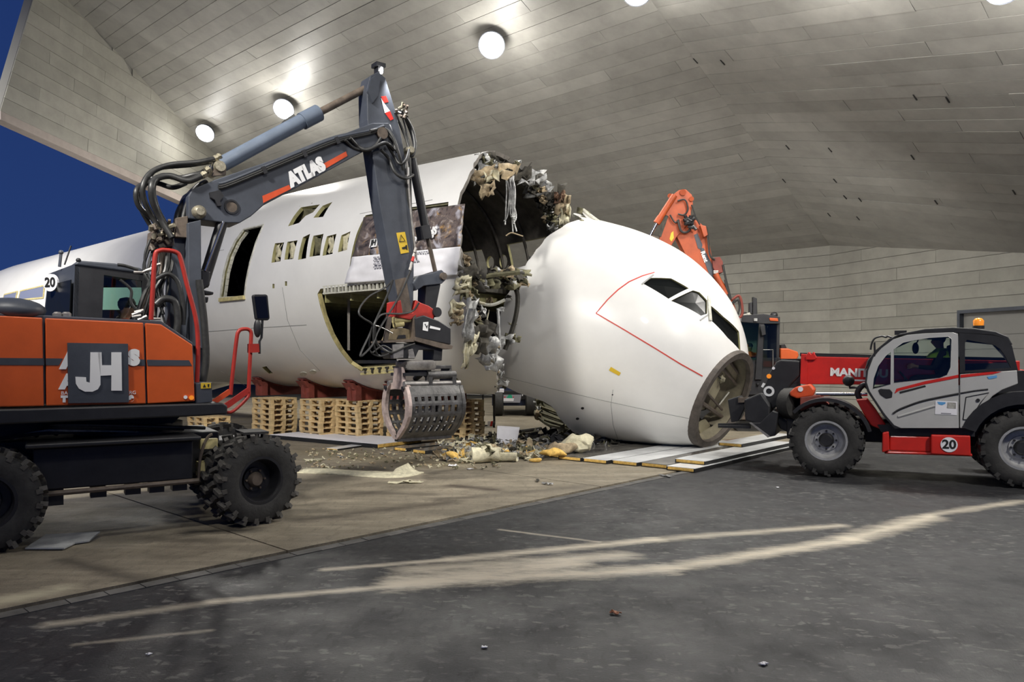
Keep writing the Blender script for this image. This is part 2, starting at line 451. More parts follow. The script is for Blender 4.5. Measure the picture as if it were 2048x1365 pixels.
for px, py, lab, pw in ((990, 68, 'bright round floodlight above the broken fuselage crown, right of the raised excavator arm', .75),
                    (575, 200, 'bright round floodlight just above the grey arm cylinder', 1.0),
                    (418, 250, 'bright round floodlight nearest the open end of the hall', .8)):
    lamp(onM(px, py), nM, lab, pw, spill=.05 if px < 500 else .14, **(dict(aim=(.55, -.1, -1), cone=125) if px < 500 else {}))
lamp(onM(1280, -46), nM, 'round floodlight cut off by the top edge, left of the roof crease', .35)
for px, py, lab in ((1610, -78, 'round floodlight cut off by the top edge, right of the roof crease'),
                    (2030, -80, 'round floodlight at the top corner over the gate')):
    lamp(UP(px, py, C3, nR), nR, lab, .7)
# added lamp row, unseen, over the viewer's end; brightens the fuselage side
roofn = V((0, 0, -1))
for x, y, z, pw, lb in ((-7.5, 2.5, 12.0, 3.9, 'added unseen floodlight over the near end of the hall, above the excavator'), (1.5, 1.0, 12.0, .75, 'added unseen floodlight over the near end of the hall, above the viewer'), (9.5, 2.5, 12.0, 2.0, 'added unseen floodlight over the near end of the hall, above the telehandler')):
    lamp(V((x, y, z)), roofn, lb, pw, spill=.07, dn=(0, .5, -1), aim=V((x*.35-3.8, 21, 3.2) if x < 5 else (6.0, 15, 1.8))-V((x, y, z)), cone=76, soft=.7)
# added floodlight mast left of the frame, unseen, to brighten the tail
mp = V((-27, 17, 0)); ms = root('added_light_mast', mp, 'added unseen floodlight mast outside the open end of the hall', 'lamp')
mb = MB(); mb.tube([mp, mp+UPZ*12], [.14, .08], 10); obj('pole', mb, M['steel'], ms, smooth=40)
ma = V((-22, 36, 3.5)); md_ = (ma-(mp+UPZ*12)).normalized()
mb = MB(); mb.lathe([(-.15, .15), (.1, .4), (.16, .4), (.16, .36)], mp+UPZ*12+md_*.2, md_, 20); obj('housing', mb, M['dark_grey'], ms)
mb = MB(); mb.lathe([(.15, .001), (.155, .36), (.17, .001)], mp+UPZ*12+md_*.2, md_, 20); obj('lens', mb, M['lens'], ms)
li = bpy.data.lights.new('added_mast_light', 'SPOT'); li.energy = LAMP_W*9; li.color = LAMP_COL; li.shadow_soft_size = .4; li.spot_size = math.radians(104); li.spot_blend = 1.0
lo = bpy.data.objects.new('added_mast_light', li); COL.objects.link(lo); lo.parent = ms; lo.location = UPZ*12+md_*.5; lo.rotation_euler = md_.to_track_quat('-Z', 'Y').to_euler()
mb = MB()
fe = C3+e1*(kA/kQ*27)+e2*27
mb.prism([V((-16, -4, 12.3)), V((16, -4, 12.3)), V((16, 9, 12.3)), V((-13, 9, 12.3))], V((0, 0, .3)))
setting('ceiling_front', mb, M['ceil_grey'])

# ------------------------------------------------------------------ floor
def ground_mat(name, base, dark, light, segs, rough, scale=1.0, smear=.25, flk=.9):
    m = bpy.data.materials.new(name); m.use_nodes = True; nt = m.node_tree; L = nt.links; N = nt.nodes.new
    b = nt.nodes['Principled BSDF']; g = N('ShaderNodeNewGeometry'); P = g.outputs['Position']
    def noise(sc, det=6, ro=.6, vec=P, stretch=None):
        if stretch:
            mp = N('ShaderNodeMapping'); mp.inputs['Rotation'].default_value = (0, 0, stretch[0]); mp.inputs['Scale'].default_value = stretch[1]
            L.new(vec, mp.inputs[0]); vec = mp.outputs[0]
        t = N('ShaderNodeTexNoise'); t.inputs['Scale'].default_value = sc; t.inputs['Detail'].default_value = det; t.inputs['Roughness'].default_value = ro
        L.new(vec, t.inputs['Vector']); return t.outputs[0]
    def ramp(v, a, ca, z, cz):
        r = N('ShaderNodeValToRGB'); e = r.color_ramp.elements; e[0].position = a; e[0].color = (*ca, 1); e[1].position = z; e[1].color = (*cz, 1)
        L.new(v, r.inputs[0]); return r.outputs[0]
    def mix(fac, a, c):
        x = N('ShaderNodeMix'); x.data_type = 'RGBA'
        if hasattr(fac, 'is_output'): L.new(fac, x.inputs[0])
        else: x.inputs[0].default_value = fac
        for v, i in ((a, 6), (c, 7)):
            if hasattr(v, 'is_output'): L.new(v, x.inputs[i])
            else: x.inputs[i].default_value = (*v, 1)
        return x.outputs[2]
    def math_(op, a, c=None, cl=False):
        x = N('ShaderNodeMath'); x.operation = op; x.use_clamp = cl
        for i, v in enumerate((a, c)):
            if v is None: continue
            if hasattr(v, 'is_output'): L.new(v, x.inputs[i])
            else: x.inputs[i].default_value = v
        return x.outputs[0]
    col = ramp(noise(1.6*scale, 9, .8), .36, dark, .64, base)
    # tyre-scrubbed flecks
    fl = ramp(noise(7.5, 3, .55, stretch=(.9, (.9, 1.8, 1))), .56, (0, 0, 0), .64, (1, 1, 1))
    pt = ramp(noise(.55, 4, .6), .42, (0, 0, 0), .62, (1, 1, 1)); fl = math_('MULTIPLY', fl, math_('ADD', math_('MULTIPLY', pt, .8), .2))
    col = mix(math_('MULTIPLY', fl, flk), col, light)
    fd = ramp(noise(6.0, 3, .6, stretch=(-.5, (2.2, .8, 1))), .56, (0, 0, 0), .61, (1, 1, 1))
    col = mix(math_('MULTIPLY', fd, flk), col, tuple(c*.62 for c in dark))
    fine = noise(60, 3, .7)
    col = mix(.35, col, ramp(fine, .3, tuple(c*.5 for c in base), .7, tuple(min(1, c*1.5) for c in base)))
    sm = ramp(noise(1.0, 6, .7, stretch=(.06, (.45, 3.2, 1))), .46, (1, 1, 1), .64, (0, 0, 0))
    col = mix(math_('MULTIPLY', sm, smear), col, tuple(c*.5 for c in dark))
    for (a, c, wd, colr, st) in segs:
        # distance to a ground segment: a drift of spilled dust or a stain with its own shape
        A = V(a); B = V(c); ab = B-A
        s = N('ShaderNodeVectorMath'); s.operation = 'SUBTRACT'; L.new(P, s.inputs[0]); s.inputs[1].default_value = A
        dt = N('ShaderNodeVectorMath'); dt.operation = 'DOT_PRODUCT'; L.new(s.outputs[0], dt.inputs[0]); dt.inputs[1].default_value = ab/ab.length_squared
        t = math_('ADD', dt.outputs['Value'], 0, True)
        sc = N('ShaderNodeVectorMath'); sc.operation = 'SCALE'; sc.inputs[0].default_value = ab; L.new(t, sc.inputs['Scale'])
        df = N('ShaderNodeVectorMath'); df.operation = 'SUBTRACT'; L.new(s.outputs[0], df.inputs[0]); L.new(sc.outputs[0], df.inputs[1])
        ln = N('ShaderNodeVectorMath'); ln.operation = 'LENGTH'; L.new(df.outputs[0], ln.inputs[0])
        dist = math_('DIVIDE', ln.outputs['Value'], wd)
        nz = noise(2.2, 8, .75, stretch=(.45, (1, 3, 1)))
        dist = math_('ADD', dist, math_('MULTIPLY', math_('SUBTRACT', nz, .5), 1.9))
        f = ramp(dist, -.1, (1, 1, 1), 1.25, (0, 0, 0)); f = math_('MULTIPLY', f, math_('ADD', math_('MULTIPLY', noise(5, 6, .7, stretch=(.42, (.5, 5, 1))), .9), .5), True)
        col = mix(math_('MULTIPLY', f, st), col, colr)
    L.new(col, b.inputs['Base Color'])
    rg = ramp(noise(1.4, 6, .6), .35, (rough-.2,)*3, .7, (rough+.12,)*3); L.new(rg, b.inputs['Roughness'])
    b.inputs['Specular IOR Level'].default_value = .3
    bp = N('ShaderNodeBump'); bp.inputs['Strength'].default_value = .35; bp.inputs['Distance'].default_value = .012
    L.new(noise(45, 5, .7), bp.inputs['Height']); L.new(bp.outputs[0], b.inputs['Normal'])
    return m
g2 = lambda x, y: UG(x, y)
SAND = (.66, .59, .46)
asph_segs = [(g2(420, 1205), g2(800, 1172), .10, SAND, .85), (g2(800, 1168), g2(1330, 1138), .24, SAND, .95), (g2(800, 1168), g2(1150, 1128), .30, SAND, .9),
             (g2(1330, 1138), g2(1700, 1080), .22, SAND, .9), (g2(1700, 1078), g2(1860, 1035), .26, SAND, .75), (g2(650, 1140), g2(900, 1120), .09, SAND, .85), (g2(820, 1142), g2(1240, 1112), .26, SAND, .8),
             (g2(900, 1120), g2(1310, 1080), .16, SAND, .9), (g2(1310, 1080), g2(1680, 1052), .16, SAND, .6), (g2(1000, 1060), g2(1200, 1085), .05, SAND, .5),
             (g2(1860, 1030), g2(2046, 1003), .16, SAND, .5), (g2(100, 1250), g2(430, 1205), .12, SAND, .45), (g2(150, 1290), g2(420, 1262), .05, SAND, .35)]
conc_segs = [(g2(600, 1040), g2(900, 1005), .26, (.045, .036, .028), .75), (g2(880, 1000), g2(1150, 975), .22, (.06, .05, .04), .55), (g2(700, 985), g2(860, 990), .2, (.05, .042, .034), .5), (g2(-60, 1215), g2(120, 1180), .22, (.46, .42, .30), .85), (g2(130, 1120), g2(290, 1165), .16, (.05, .043, .034), .7),
             (g2(300, 1075), g2(420, 1085), .22, (.07, .06, .045), .5), (g2(380, 1065), g2(500, 1060), .22, (.018, .017, .015), .95),
             (g2(905, 972), g2(985, 980), .22, (.05, .036, .028), .9), (g2(620, 905), g2(900, 930), .9, (.20, .165, .09), .5),
             (g2(650, 935), g2(860, 945), .35, (.05, .045, .035), .6), (g2(100, 985), g2(380, 1000), .35, (.06, .053, .042), .4)]
M['asphalt'] = ground_mat('asphalt', (.043, .044, .046), (.020, .020, .022), (.23, .222, .205), asph_segs, .62)
M['concrete'] = ground_mat('concrete_floor', (.35, .305, .225), (.165, .142, .106), (.31, .275, .21), conc_segs, .68, .8, .45, .5)
M['kerb'] = mat('kerb_stone', (.10, .096, .088), .8, var=.3, vscale=5, rand=.15)
ka, kb = UG(0, 1225), UG(1450, 925)
kd = (kb-ka); kd.z = 0; kd.normalize(); kn = V((-kd.y, kd.x, 0))   # kn: towards the concrete
A0_ = ka-kd*14
mb = MB(); mb.prism([A0_-kn*.02+UPZ*0, A0_+kd*70-kn*.02, A0_+kd*70-kn*60, A0_-kn*60], V((0, 0, -.4)))
asph = setting('floor', mb, M['asphalt'])
mb = MB(); mb.prism([A0_+UPZ*-.03, A0_+kd*90-UPZ*.03, A0_+kd*90+kn*75-UPZ*.03, A0_+kn*75-UPZ*.03], V((0, 0, -.4)))
conc = setting('floor_concrete', mb, mat('slab_bed', (.06, .058, .05), .95, spec=.05))
for i in range(16):
    for j in range(13):
        c = A0_+kd*(2.6+i*5.6)+kn*(2.87+j*5.6)
        if c.y < -6 or c.y > 42: continue
        piece('floor_slab', M['concrete'], c-UPZ*.0405, (5.575, 5.575, .08), kd, UPZ, conc)
kerb = setting('trim_3', MB().prism([A0_-UPZ*.02, A0_+kd*60-UPZ*.02, A0_+kd*60-kn*.02-UPZ*.02, A0_-kn*.02-UPZ*.02], V((0, 0, -.1))), M['black'])
for i in range(130):
    piece('kerb_stone', M['kerb'], ka+kd*(-6+i*.3)-kn*.12+UPZ*(-.045+rr.uniform(0, .004)), (.29, .15, .10), kd, UPZ, kerb)

mb = MB(); mb.prism([V((-260, -40, -.06)), V((-260, 300, -.06)), V((120, 300, -.06)), V((120, -40, -.06))], V((0, 0, -.3)))
setting('ground', mb, mat('outside_ground', (.05, .05, .045), .95, var=.3, vscale=.3, spec=.05))
# ================================================================== AIRCRAFT FUSELAGE
FA = V((-4.3, 21.0, 0))
def lerp_tab(tab, x):
    if x <= tab[0][0]: return tab[0][1]
    for (x0, y0), (x1, y1) in zip(tab, tab[1:]):
        if x <= x1:
            k = (x-x0)/(x1-x0); return y0+(y1-y0)*k
    return tab[-1][1]
RT = [(-8, 2.74), (-5, 2.80), (-1, 2.86), (3, 2.88), (26, 2.88), (29, 2.80), (32, 2.50), (34, 2.02), (35.5, 1.3), (36.3, .6), (36.6, .05)]
ZT = [(-8, 3.98), (-5, 4.04), (0, 4.13), (3, 4.15), (26, 4.15), (32, 4.1), (36.6, 3.9)]
BT = [(-180, -3.9), (-150, -3.8), (-125, -3.6), (-110, -4.2), (-90, -5.35), (-45, -5.4), (0, -5.45), (25, -5.9), (45, -6.35), (65, -6.5), (90, -6.82), (120, -6.85), (140, -6.78), (155, -6.3), (170, -5.6), (180, -4.6)]
def fus_axis(t): return FA+d*t+UPZ*lerp_tab(ZT, t)
def fus_pt(t, ph, off=0.):
    a = math.radians(ph); r = lerp_tab(RT, t)+off
    return fus_axis(t)+(-n*math.sin(a)+UPZ*math.cos(a))*r
def fus_nrm(p):
    q = p-FA; t = q.dot(d); return (p-fus_axis(t)-d*(0)).normalized()
def g_fus(p):
    q = p-FA; t = q.dot(d); lat = q.dot(n); z = p.z-lerp_tab(ZT, t)
    return math.hypot(lat, z)-lerp_tab(RT, t)
def hit(g, px, py, Ya, Yb, last=False, steps=160):
    r = ray(px, py); best = None; prev = g(O3+r*Ya); y0 = Ya
    for i in range(1, steps+1):
        y1 = Ya+(Yb-Ya)*i/steps; c = g(O3+r*y1)
        if (prev > 0 >= c and not last) or (prev <= 0 < c and last):
            a, b = y0, y1
            for _ in range(26):
                m = (a+b)/2
                if (g(O3+r*m) > 0) == (prev > 0): a = m
                else: b = m
            best = O3+r*((a+b)/2)
            if not last: return best
        prev, y0 = c, y1
    if best is None:                      # ray just misses: nearest approach
        y = min((Ya+(Yb-Ya)*i/steps for i in range(steps+1)), key=lambda y: g(O3+r*y)); best = O3+r*y
    return best
def FN(px, py): return hit(g_fus, px, py, 11, 46)
def FF(px, py): return hit(g_fus, px, py, 11, 46, True)
def jag(ph, amp, seed): return amp*(noise.noise(V((ph*.11, seed, 0)))+.7*noise.noise(V((ph*.37, seed+9, 0))))
NPH = 144
def shell(ptf, brk, t1, ts_n, thick, m, seedj, amp):
    """closed shell with an open jagged end: outer grid, inner grid and rim"""
    vs = []; fs = []; mi = []
    rows = ts_n
    for layer in (0, 1):
        for j in range(rows+1):
            for k in range(NPH):
                ph = -180+360*k/NPH
                b = brk(ph)+jag(ph, amp, seedj)+(0 if layer == 0 else 0.03)
                s = j/rows; t = b+(t1-b)*s
                vs.append(ptf(t, ph, -thick*layer))
    L1 = (rows+1)*NPH
    for j in range(rows):
        for k in range(NPH):
            k2 = (k+1) % NPH; a, b_, c, e = j*NPH+k, j*NPH+k2, (j+1)*NPH+k2, (j+1)*NPH+k
            fs.append((a, e, c, b_)); mi.append(0)
            fs.append((a+L1, b_+L1, c+L1, e+L1)); mi.append(1)
    for k in range(NPH):
        k2 = (k+1) % NPH; fs.append((k, k2, L1+k2, L1+k)); mi.append(1)
        a = rows*NPH; fs.append((a+k2, a+k, L1+a+k, L1+a+k2)); mi.append(1)
    mb = MB(); mb.v = vs; mb.f = fs; mb.mi = mi
    return mb
def cutter(mb, near_pts, inward, out=.5, inn=.7):
    P = [p-V(inward)*out for p in near_pts]; mb.prism(P, V(inward)*(out+inn))
def boolean_cut(o, cm, mats):
    me = bpy.data.meshes.new('cut'); me.from_pydata(cm.v, [], cm.f)
    for x in mats: me.materials.append(x)
    me.polygons.foreach_set('material_index', [2]*len(me.polygons))
    bm = bmesh.new(); bm.from_mesh(me); bmesh.ops.recalc_face_normals(bm, faces=bm.faces); bm.to_mesh(me); bm.free()
    co = bpy.data.objects.new('cut', me); COL.objects.link(co)
    md = o.modifiers.new('cut', 'BOOLEAN'); md.operation = 'DIFFERENCE'; md.object = co; md.solver = 'EXACT'
    dg = bpy.context.evaluated_depsgraph_get(); dg.update()
    nm = bpy.data.meshes.new_from_object(o.evaluated_get(dg))
    o.modifiers.clear(); old = o.data; o.data = nm; bpy.data.meshes.remove(old)
    bpy.data.objects.remove(co); bpy.data.meshes.remove(me)
    nm.polygons.foreach_set('use_smooth', [True]*len(nm.polygons)); nm.set_sharp_from_angle(angle=math.radians(28))
fus = root('aircraft_fuselage', fus_axis(8)-UPZ*lerp_tab(ZT, 8), 'long white aircraft fuselage with cut-open doors and torn-off front, resting on red cradles', 'aircraft')
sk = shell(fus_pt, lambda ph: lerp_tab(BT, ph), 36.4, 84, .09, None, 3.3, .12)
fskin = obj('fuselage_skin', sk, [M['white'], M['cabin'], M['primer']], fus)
cm = MB()
DOOR1 = [(527, 450), (487, 459), (470, 482), (456, 512), (447, 545), (440, 596), (489, 594), (492, 565), (500, 525), (512, 485)]
CARGO = [(641, 578), (784, 563), (789, 600), (795, 660), (798, 738), (742, 745), (722, 742), (700, 728), (680, 703), (662, 672), (646, 632), (635, 588)]
BIGDOOR = [(731, 431), (812, 416), (897, 404), (902, 480), (899, 556), (697, 536), (705, 500), (716, 462)]
BIGDOOR = [(731, 431), (812, 416), (897, 404), (902, 480), (900, 548), (697, 566), (702, 515), (714, 466)]
WINS = [[(550, 487), (568, 485), (561, 523), (543, 526)], [(575, 484), (595, 481), (587, 518), (569, 520)], [(606, 475), (620, 468), (612, 517), (596, 520)],
        [(627, 472), (647, 468), (640, 511), (619, 514)], [(654, 473), (673, 468), (665, 508), (645, 512)], [(683, 471), (701, 463), (694, 500), (676, 505)]]
HATCH = [[(576, 453), (588, 432), (602, 415), (640, 409), (626, 425), (611, 432), (598, 446)], [(627, 436), (645, 412), (665, 404), (646, 434)]]
SMALL = [[(545, 568), (549, 568), (549, 577), (545, 577)], [(570, 563), (574, 563), (574, 572), (570, 572)], [(524, 735), (533, 733), (546, 747), (538, 748)], [(884, 749), (905, 748), (917, 760), (896, 762)]]
for poly in [DOOR1, CARGO, BIGDOOR]+WINS+HATCH+SMALL:
    pts = [FN(*p) for p in poly]; c = sum(pts, V())/len(pts); nr_ = fus_nrm(c)
    inw = -nr_ if poly not in (CARGO, DOOR1, BIGDOOR) else n
    if poly in (CARGO,):
        cutter(cm, pts, n, .6, 1.25)
    else: cutter(cm, pts, inw, .5, .55)
def oval(cx, cy, rx, ry, k=12): return [(cx+rx*math.cos(2*PI*i/k), cy+ry*math.sin(2*PI*i/k)) for i in range(k)]
FARCUT = [[(1018, 490), (1131, 468), (1140, 560), (1030, 562)], [(912, 508), (968, 500), (982, 548), (912, 552)]]
for poly in FARCUT+[oval(985, 526, 7.5, 13), oval(1011, 524, 8, 14)]:
    pts = [FF(*p) for p in poly]
    cutter(cm, pts, -n, .6, .5)
boolean_cut(fskin, cm, [M['white'], M['cabin'], M['primer']])
# floors, frames, stringers inside
FZ = 3.72
def halfw(t, z): 
    r = lerp_tab(RT, t)-.11; dz = z-lerp_tab(ZT, t); return math.sqrt(max(.01, r*r-dz*dz))
mb = MB()
for (ta, tb) in ((-6.4, 30),):
    wv = halfw(0, FZ)-.03
    mb.prism([FA+d*(-6.75)-n*wv+UPZ*FZ, FA+d*(-5.3)-n*.4+UPZ*FZ, FA+d*(-5.1)+n*wv+UPZ*FZ, FA+d*tb+n*wv+UPZ*FZ, FA+d*tb-n*wv+UPZ*FZ], UPZ*-.10)
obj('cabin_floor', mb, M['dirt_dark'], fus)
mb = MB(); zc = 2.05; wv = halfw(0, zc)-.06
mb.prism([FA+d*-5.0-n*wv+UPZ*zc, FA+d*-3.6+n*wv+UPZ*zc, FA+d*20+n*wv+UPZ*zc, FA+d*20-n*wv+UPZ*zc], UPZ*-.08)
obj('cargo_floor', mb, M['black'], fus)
for i in range(22):
    t = -5.0+i*.95; m_ = MB()
    arc = [fus_pt(t, -150+a*6, -.14) for a in range(0, 51)]
    arc = [p for p, a in zip(arc, range(51)) if (-150+a*6) < 55]
    m_.tube(arc, .045, 5); obj('frame_ring', m_, M['cabin'], fus)
    m_ = MB(); m_.box(FA+d*t+UPZ*(FZ-.22), (.06, 2*halfw(t, FZ-.3)-.1, .2), d); obj('floor_beam', m_, M['primer'], fus)
# blank bulkhead deep in the barrel
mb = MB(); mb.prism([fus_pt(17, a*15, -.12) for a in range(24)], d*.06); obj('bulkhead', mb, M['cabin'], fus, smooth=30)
# wing root fairing under the barrel
mb = MB(); NF, NA = 18, 20; vs = []; fs = []
for i in range(NF+1):
    k = i/NF; t = 7.6+13*k; env = max(.02, math.sin(PI*min(1, max(0, k)))**.45)
    for j in range(NA+1):
        a = PI*j/NA; ca, sa = math.cos(a), math.sin(a)
        lat = 2.75*env**.3*(abs(ca)**.7)*(1 if ca > 0 else -1); z = 2.35-1.72*env*(sa**.55)
        vs.append(FA+d*t+n*lat+UPZ*z)
for i in range(NF):
    for j in range(NA): fs.append((i*(NA+1)+j, (i+1)*(NA+1)+j, (i+1)*(NA+1)+j+1, i*(NA+1)+j+1))
mb.add(vs, fs); obj('wing_fairing', mb, M['white'], fus, smooth=50)
# conforming strips and patches
def ribbon(name, pts, wid, m, parent, nfun, off=.006, thick=.006):
    mb = MB(); P = pts; L_ = len(P); vs = []; fs = []
    for i, p in enumerate(P):
        t = (P[min(i+1, L_-1)]-P[max(i-1, 0)]).normalized(); nn = nfun(p); b = nn.cross(t).normalized()
        vs += [p+nn*(off)-b*wid/2, p+nn*(off)+b*wid/2, p-nn*thick+b*wid/2, p-nn*thick-b*wid/2]
    for i in range(L_-1):
        for k in range(4):
            k2 = (k+1) % 4; fs.append((i*4+k, i*4+k2, (i+1)*4+k2, (i+1)*4+k))
    fs.append((0, 1, 2, 3)); e = (L_-1)*4; fs.append((e+3, e+2, e+1, e))
    mb.add(vs, fs); return obj(name, mb, m, parent)
def line_px(pts, k=10):
    out = []
    for (a, b) in zip(pts, pts[1:]):
        for i in range(k): out.append((a[0]+(b[0]-a[0])*i/k, a[1]+(b[1]-a[1])*i/k))
    return out+[pts[-1]]
def patch(name, poly, hitf, nfun, m, parent, off=.010, thick=.03):
    P = [hitf(*p) for p in poly]
    if len(P) == 4:                   # bilinear grid hugging the surface
        K_ = 6; vs = []; fs = []
        for i in range(K_+1):
            for j in range(K_+1):
                u_, v_ = i/K_, j/K_
                px = (poly[0][0]*(1-u_)+poly[1][0]*u_)*(1-v_)+(poly[3][0]*(1-u_)+poly[2][0]*u_)*v_
                py = (poly[0][1]*(1-u_)+poly[1][1]*u_)*(1-v_)+(poly[3][1]*(1-u_)+poly[2][1]*u_)*v_
                q = hitf(px, py); vs.append(q+nfun(q)*off)
        for i in range(K_):
            for j in range(K_): fs.append((i*(K_+1)+j, (i+1)*(K_+1)+j, (i+1)*(K_+1)+j+1, i*(K_+1)+j+1))
        mb = MB(); mb.add(vs, fs); return obj(name, mb, m, parent, smooth=60)
    c = sum(P, V())/len(P); nn = nfun(c); mb = MB(); mb.prism([p+nn*(off-thick) for p in P], nn*thick); return obj(name, mb, m, parent)
for pts in ([(411, 664), (500, 657), (613, 650)], [(440, 742), (480, 765), (500, 779)], [(448, 500), (420, 505)], [(565, 575), (575, 640), (600, 700), (640, 742)], [(865, 400), (720, 428)]):
    ribbon('skin_seam', [FN(*p) for p in line_px(pts)], .012, M['seam'], fus, fus_nrm)
for poly in ([(10, 590), (36, 584), (32, 602), (6, 607)], [(42, 583), (90, 572), (88, 596), (38, 601)]):
    patch('masked_strip', poly, FN, fus_nrm, M['grey_patch'], fus, .03)
    ribbon('yellow_edge', [FN(*p) for p in line_px(poly+[poly[0]], 6)], .06, M['yellow_rim'], fus, fus_nrm, .04)
for c in ((607, 748), (626, 744)):
    P = [FN(*p) for p in oval(c[0], c[1], 7, 4, 14)]; cc = sum(P, V())/14; mb = MB(); mb.prism([p-fus_nrm(cc)*.02 for p in P], fus_nrm(cc)*.035); obj('drain_cover', mb, M['rim_metal'], fus)
# door frames
ribbon('door_frame', [FN(*p) for p in line_px(DOOR1+[DOOR1[0]], 5)], .05, M['rim_metal'], fus, fus_nrm, .010, .03)
def inset(name, poly_a, depth, m, k=8, wid=.08, step=2, par=None):
    pts = [FN(*p) for p in line_px(poly_a, k)]
    for i in range(0, len(pts)-1, step):
        p = (pts[i]+pts[i+1])/2; t = (pts[i+1]-pts[i])
        piece(name, m, p+n*depth, (t.length*.95, wid, .05), t, n.cross(t), par or fus)
inset('frame_tab', [(487, 460), (470, 482), (456, 512), (447, 545), (440, 596)], .14, M['rim_metal'], 4, .07, 1)
mb = MB(); mb.box(FN(465, 598)-n*.01, ((FN(440, 598)-FN(490, 596)).length, .1, .10), d); obj('door_sill', mb, M['yellow_rim'], fus)
ribbon('cargo_lip', [FN(*p)+n*.02 for p in line_px([(635, 588), (646, 632), (662, 672), (680, 703), (700, 728), (722, 742)], 5)], .06, M['yellow_rim'], fus, fus_nrm, .012, .08)
P0, P1 = FN(716, 742)+n*.15, FN(798, 736)+n*.15
mb = MB(); mb.box((P0+P1)/2, ((P1-P0).length, .16, .22), P1-P0); obj('cargo_sill', mb, M['yellow_rim'], fus)
for i in range(5):
    q = P0+(P1-P0)*(.14+i*.18)-n*.09; mb = MB(); mb.box(q-UPZ*.02, (.05, .05, .12), P1-P0); mb.box(q+UPZ*.03, (.13, .05, .04), P1-P0); obj('sill_latch', mb, M['dirt_dark'], fus)
# row of open floor frames above the cargo door
A_, B_ = FN(645, 573), FN(800, 559)
mb = MB(); mb.box((A_+B_)/2+n*.03, ((B_-A_).length, .06, .025), B_-A_); mb.box((A_+B_)/2+n*.03-UPZ*.17, ((B_-A_).length, .06, .03), B_-A_); obj('frame_channel', mb, M['rim_metal'], fus)
for i in range(20):
    piece('frame_tab', M['rim_metal'], A_+(B_-A_)*((i+.5)/20)+n*.02-UPZ*.08, (.035 if i % 2 else .06, .05, .15), B_-A_, UPZ, fus)
mb = MB(); mb.box((A_+B_)/2+n*.12-UPZ*.08, ((B_-A_).length, .03, .2), B_-A_); obj('channel_back', mb, M['dirt_dark'], fus)
mb = MB(); mb.prism([FN(640, 586)+n*.1, FN(786, 570)+n*.1, FN(786, 578)+n*.9, FN(650, 592)+n*.9], UPZ*-.05); obj('cargo_soffit', mb, M['olive'], fus)
for (x, y0, y1) in ((659, 600, 672), (661, 600, 672)):
    pass
mb = MB(); mb.box(FN(659, 636)+n*.55, (.06, .06, 1.5)); obj('cargo_post', mb, M['cabin'], fus)
# frame around the large upper opening
ribbon('opening_frame', [FN(*p)+n*.05 for p in line_px([(897, 404), (812, 416), (731, 431), (714, 466), (702, 515), (697, 556)], 6)], .11, M['olive'], fus, fus_nrm, .01, .12)
# crumpled sheet generator
def crumple(c, X, Y, sx, sy, amp, seed, k=4, drop=True):
    X = V(X).normalized(); Y = V(Y).normalized(); Z = X.cross(Y).normalized(); r = random.Random(seed); vs = []; fs = []
    for i in range(k+1):
        for j in range(k+1):
            u_, v_ = i/k-.5, j/k-.5
            e = 1+(.22*r.uniform(-1, 1) if (i in (0, k) or j in (0, k)) else 0)
            vs.append(V(c)+X*u_*sx*e+Y*v_*sy*e+Z*amp*(noise.noise(V((u_*4+seed, v_*4, seed*.7)))*1.8+r.uniform(-.16, .16)))
    for i in range(k):
        for j in range(k):
            if r.random() < .08: continue
            fs.append((i*(k+1)+j, (i+1)*(k+1)+j, (i+1)*(k+1)+j+1, i*(k+1)+j+1))
    mb = MB(); mb.add(vs, fs); return mb
def sheet(name, mb, m, parent, th=.012):
    o = obj(name, mb, m, parent, smooth=50); s_ = o.modifiers.new('thickness', 'SOLIDIFY'); s_.thickness = th; return o
for i, (w_, c) in enumerate(zip(WINS, ('cream', 'cream', None, 'olive', 'cream', 'cream'))):
    if c:
        pts = [FN(*p) for p in w_]; cc = sum(pts, V())/4+n*.10
        sheet('insulation_blanket', crumple(cc+d*.06, d, UPZ, .26, .42, .06, i+5), M[c], fus)
sheet('insulation_blanket', crumple(FN(598, 428)+n*.25, d, UPZ, .9, .45, .08, 31), M['olive'], fus)
for i, (x, y) in enumerate(((445, 592), (463, 590), (482, 588))):
    mb = MB(); mb.lathe([(-.02, .10), (.02, .10)], FN(x, y)+n*1.2+UPZ*.05, (n+d*.3), 12); obj('far_port', mb, M['paper'], fus, smooth=30)
# torn rim: flaps, insulation, cables
rt = random.Random(11)
mnames = ['tan', 'foil', 'dirt_dark', 'olive', 'dirt_dark', 'dirt_dark', 'foil', 'olive']
def rim_p(ph, off=0., dt=0.): 
    return fus_pt(lerp_tab(BT, ph)+jag(ph, .12, 3.3)+dt, ph, off)
for i in range(120):
    ph = rt.choice([rt.uniform(-92, 40), rt.uniform(-92, -10), rt.uniform(88, 160), rt.uniform(-60, 30)])
    top = -92 < ph < 45
    p = rim_p(ph, -.05-rt.random()*(.30 if top else .38), rt.uniform(-.10, .25)); nn = fus_nrm(p); tan = d.cross(nn)
    sz = rt.uniform(.08, .24)
    X = (tan+d*rt.uniform(-.6, .6)).normalized(); Y = (-nn*rt.uniform(.4, 1)+d*rt.uniform(-.5, .5)-UPZ*.4).normalized()
    mn = rt.choice(mnames if top else ['dirt_dark', 'foil', 'olive', 'tan', 'dirt_dark'])
    sheet('torn_skin', crumple(p, X, Y, sz, sz*rt.uniform(.7, 1.6), .10, i+100, 5), M[mn], fus)
